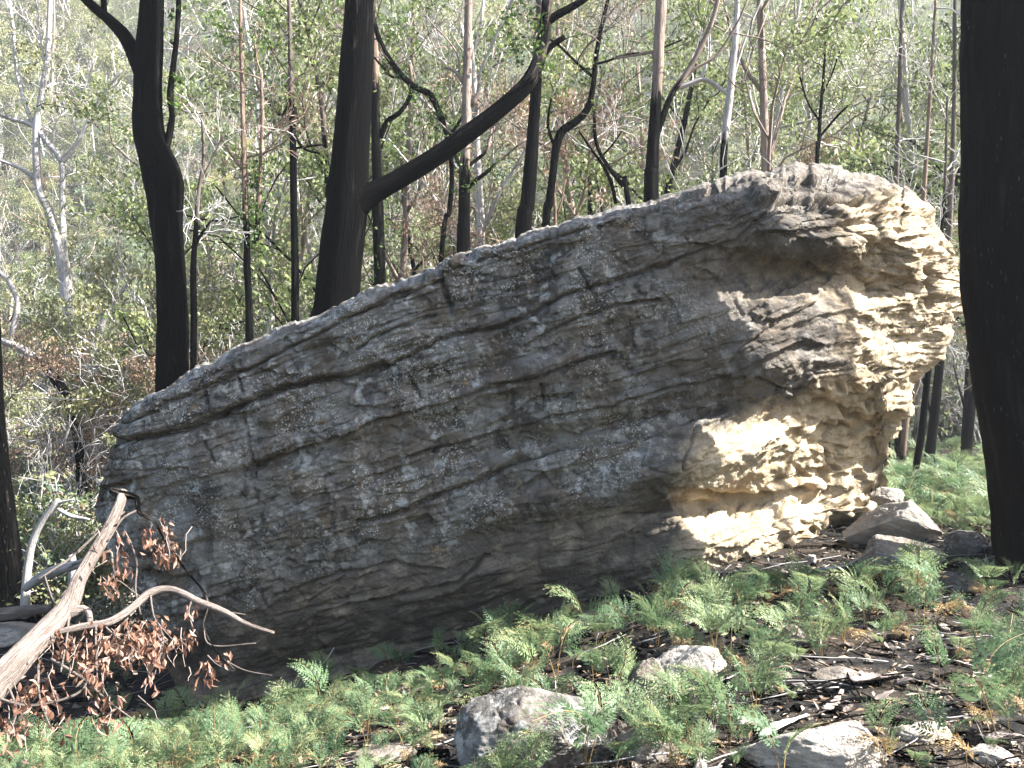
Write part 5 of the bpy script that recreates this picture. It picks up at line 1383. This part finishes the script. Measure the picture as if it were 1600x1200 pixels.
bark_strip('reddish bark flake right of the small upright splinter', (1365, 1102), (1398, 1090), 0.05, 4.5, 0.8, 5, M_branch)
bark_strip('pale bark flake beside the flat white stone', (1400, 1075), (1440, 1068), 0.05, 4.7, 0.5, 6, M_branch)
bark_strip('tan bark strip on the soil at the bottom right', (1545, 1175), (1598, 1150), 0.06, 4.1, 0.8, 7, M_branch)

# leaf litter, twigs and pebbles on the ground
def litter():
    r = np.random.default_rng(55)
    n = 22000
    y = 3.3 + 6.2 * r.uniform(size=n) ** 1.1; px = r.uniform(-80, 1680, n); x = (px - 800) / F * y
    dens = 0.5 + 0.9 * noise3(x * 1.2, y * 1.2, 0.7, 23)
    k = r.uniform(size=n) < dens; x, y = x[k], y[k]; n = len(x)
    z = terrain(x, y) + 0.012 + 0.012 * r.uniform(size=n)
    mb = MB(); d = r.normal(size=(n, 3)) * [1, 1, 0.25]; d /= np.linalg.norm(d, axis=1)[:, None]
    w = np.cross(d, [0, 0, 1.0]) + r.normal(0, 0.3, (n, 3)); w /= np.linalg.norm(w, axis=1)[:, None]
    L = (0.015 + 0.075 * r.uniform(size=n) ** 2)[:, None]; W = L * r.uniform(0.12, 0.4, n)[:, None]; c = np.stack([x, y, z], 1)
    V = np.stack([c - d * L * .5, c + w * W * .5 + [0, 0, .004], c + d * L * .5, c - w * W * .5 + [0, 0, .004]], 1).reshape(-1, 3)
    mb.add(V, np.arange(4 * n).reshape(n, 4), tone=np.repeat(r.uniform(0, 1, n), 4))
    M_litter = leaf_material('litter_leaf', [(0.0, (0.06, 0.04, 0.025)), (0.4, (0.20, 0.125, 0.07)), (0.7, (0.27, 0.195, 0.13)), (1.0, (0.38, 0.31, 0.24))], 0.1, 0.7)
    tag(mb.obj('leaf_litter', M_litter, None, False), kind='stuff')
    mb = MB(); n = 850
    for i in range(n):
        yy = 3.4 + 6.0 * r.uniform(); pp = r.uniform(-50, 1650); xx = (pp - 800) / F * yy
        a = r.uniform(0, 6.28); L = 0.08 + 0.7 * r.uniform() ** 2
        t = np.linspace(-0.5, 0.5, 5)
        X = xx + math.cos(a) * L * t; Yy = yy + math.sin(a) * L * t + 0.02 * np.sin(t * 6 + a)
        tube(mb, np.stack([X, Yy, terrain(X, Yy) + 0.012 + 0.05 * r.uniform() * (t + 0.5)], 1), np.full(5, r.uniform(0.0018, 0.005)), 4, char=float(r.choice([0.5, 0.8, 1.0])))
    tag(mb.obj('twig_litter', M_greytwig), kind='stuff')
    mb = MB(); v, f = ico(1)
    for i in range(1500):
        yy = 3.4 + 5.5 * r.uniform(); pp = r.uniform(-50, 1650); xx = (pp - 800) / F * yy
        s = 0.006 + 0.03 * r.uniform() ** 4
        q = v * (1 + 0.3 * r.normal(size=(len(v), 1))) * [s * r.uniform(.8, 1.5), s, s * 0.6]
        mb.add(q + [xx, yy, float(terrain(np.array(xx), np.array(yy))) + s * 0.2], None, f)
    tag(mb.obj('gravel', M_mid, None, False), kind='stuff')
    mb = MB(); v, f = ico(2)
    for i in range(1500):
        yy = 3.4 + 5.5 * r.uniform(); pp = r.uniform(-50, 1650); xx = (pp - 800) / F * yy
        s = 0.008 + 0.035 * r.uniform() ** 3; a = r.uniform(0, 6.28)
        q = v * (1 + 0.22 * r.normal(size=(len(v), 1))) * [s * r.uniform(1, 2.6), s, s * 0.6]
        q = np.stack([q[:, 0] * math.cos(a) - q[:, 1] * math.sin(a), q[:, 0] * math.sin(a) + q[:, 1] * math.cos(a), q[:, 2]], 1)
        mb.add(q + [xx, yy, float(terrain(np.array(xx), np.array(yy))) + s * 0.2], None, f, char=1.0)
    tag(mb.obj('charcoal', M_char, None, False), kind='stuff')
    mb = MB(); n = 520                                # torn bark chips, thin curved plates
    for i in range(n):
        yy = 3.4 + 5.5 * r.uniform(); pp = r.uniform(-50, 1650); xx = (pp - 800) / F * yy
        Lc = 0.04 + 0.16 * r.uniform() ** 2.5; Wc = Lc * r.uniform(0.15, 0.4); a = r.uniform(0, 6.28); cv = r.uniform(0.1, 0.6)
        V = []
        for side in (0, 1):
            for ii in range(5):
                for jj in range(3):
                    u = ii / 4 - 0.5; w_ = jj - 1; ww = Wc * (0.5 + r.normal() * 0.09) * (1 if 0 < ii < 4 else 0.55)
                    lx, ly, lz = u * Lc + r.normal() * 0.05 * Lc, w_ * ww, cv * Wc * w_ * w_ * 0.5 + 0.15 * Lc * u * u - side * 0.003
                    V.append((xx + lx * math.cos(a) - ly * math.sin(a), yy + lx * math.sin(a) + ly * math.cos(a), lz))
        V = np.array(V); V[:, 2] += terrain(V[:, 0], V[:, 1]) * 0.3 + 0.7 * float(terrain(np.array(xx), np.array(yy))) + 0.008
        g = grid_faces(5, 3); mb.add(V, np.vstack([g, g[:, ::-1] + 15]), char=float(r.choice([0, 0, 0.2, 0.5])), gx=V[:, 0] * 0.3, gy=V[:, 1] * 0.3, gl=float(i))
    tag(mb.obj('bark_chips', M_branch, None, False), kind='stuff')
litter()

# ------------------------------------------------------------------ haze over the gully
hb = bpy.data.meshes.new('haze')
x0, x1, y0, y1, z0, z1 = -165, 165, -12, 170, -20, 105
hb.from_pydata([(x0, y0, z0), (x1, y0, z0), (x1, y1, z0), (x0, y1, z0), (x0, y0, z1), (x1, y0, z1), (x1, y1, z1), (x0, y1, z1)], [],
               [(3, 2, 1, 0), (4, 5, 6, 7), (0, 1, 5, 4), (1, 2, 6, 5), (2, 3, 7, 6), (3, 0, 4, 7)])
ho = link('haze', hb); tag(ho, kind='stuff')
hm = bpy.data.materials.new('haze'); hm.use_nodes = True; hm.node_tree.nodes.clear()
hn = hm.node_tree.nodes.new('ShaderNodeVolumePrincipled'); hout = hm.node_tree.nodes.new('ShaderNodeOutputMaterial')
hn.inputs['Color'].default_value = (0.92, 0.95, 1.0, 1); hn.inputs['Density'].default_value = HAZE_DENSITY; hn.inputs['Anisotropy'].default_value = 0.3
hm.node_tree.links.new(hn.outputs[0], hout.inputs['Volume'])
hb.materials.append(hm)

# ------------------------------------------------------------------ labels that are still shared get their order from left to right
by = {}
for o in bpy.data.objects:
    if o.parent is None and o.get('label') and o.get('group'): by.setdefault(o['label'], []).append(o)
for lab, os_ in by.items():
    if 1 < len(os_) <= 9:
        os_.sort(key=lambda o: o.location.x / o.location.y)
        w = ['leftmost', 'second', 'third', 'fourth', 'fifth', 'sixth', 'seventh', 'eighth', 'ninth']
        for i, o in enumerate(os_):
            pre = 'left' if len(os_) == 2 and i == 0 else 'right' if len(os_) == 2 else 'leftmost' if i == 0 else 'rightmost' if i == len(os_) - 1 else w[i] + ' leftmost'
            if len(lab.split()) + len(pre.split()) <= 16: o['label'] = pre + ' ' + lab
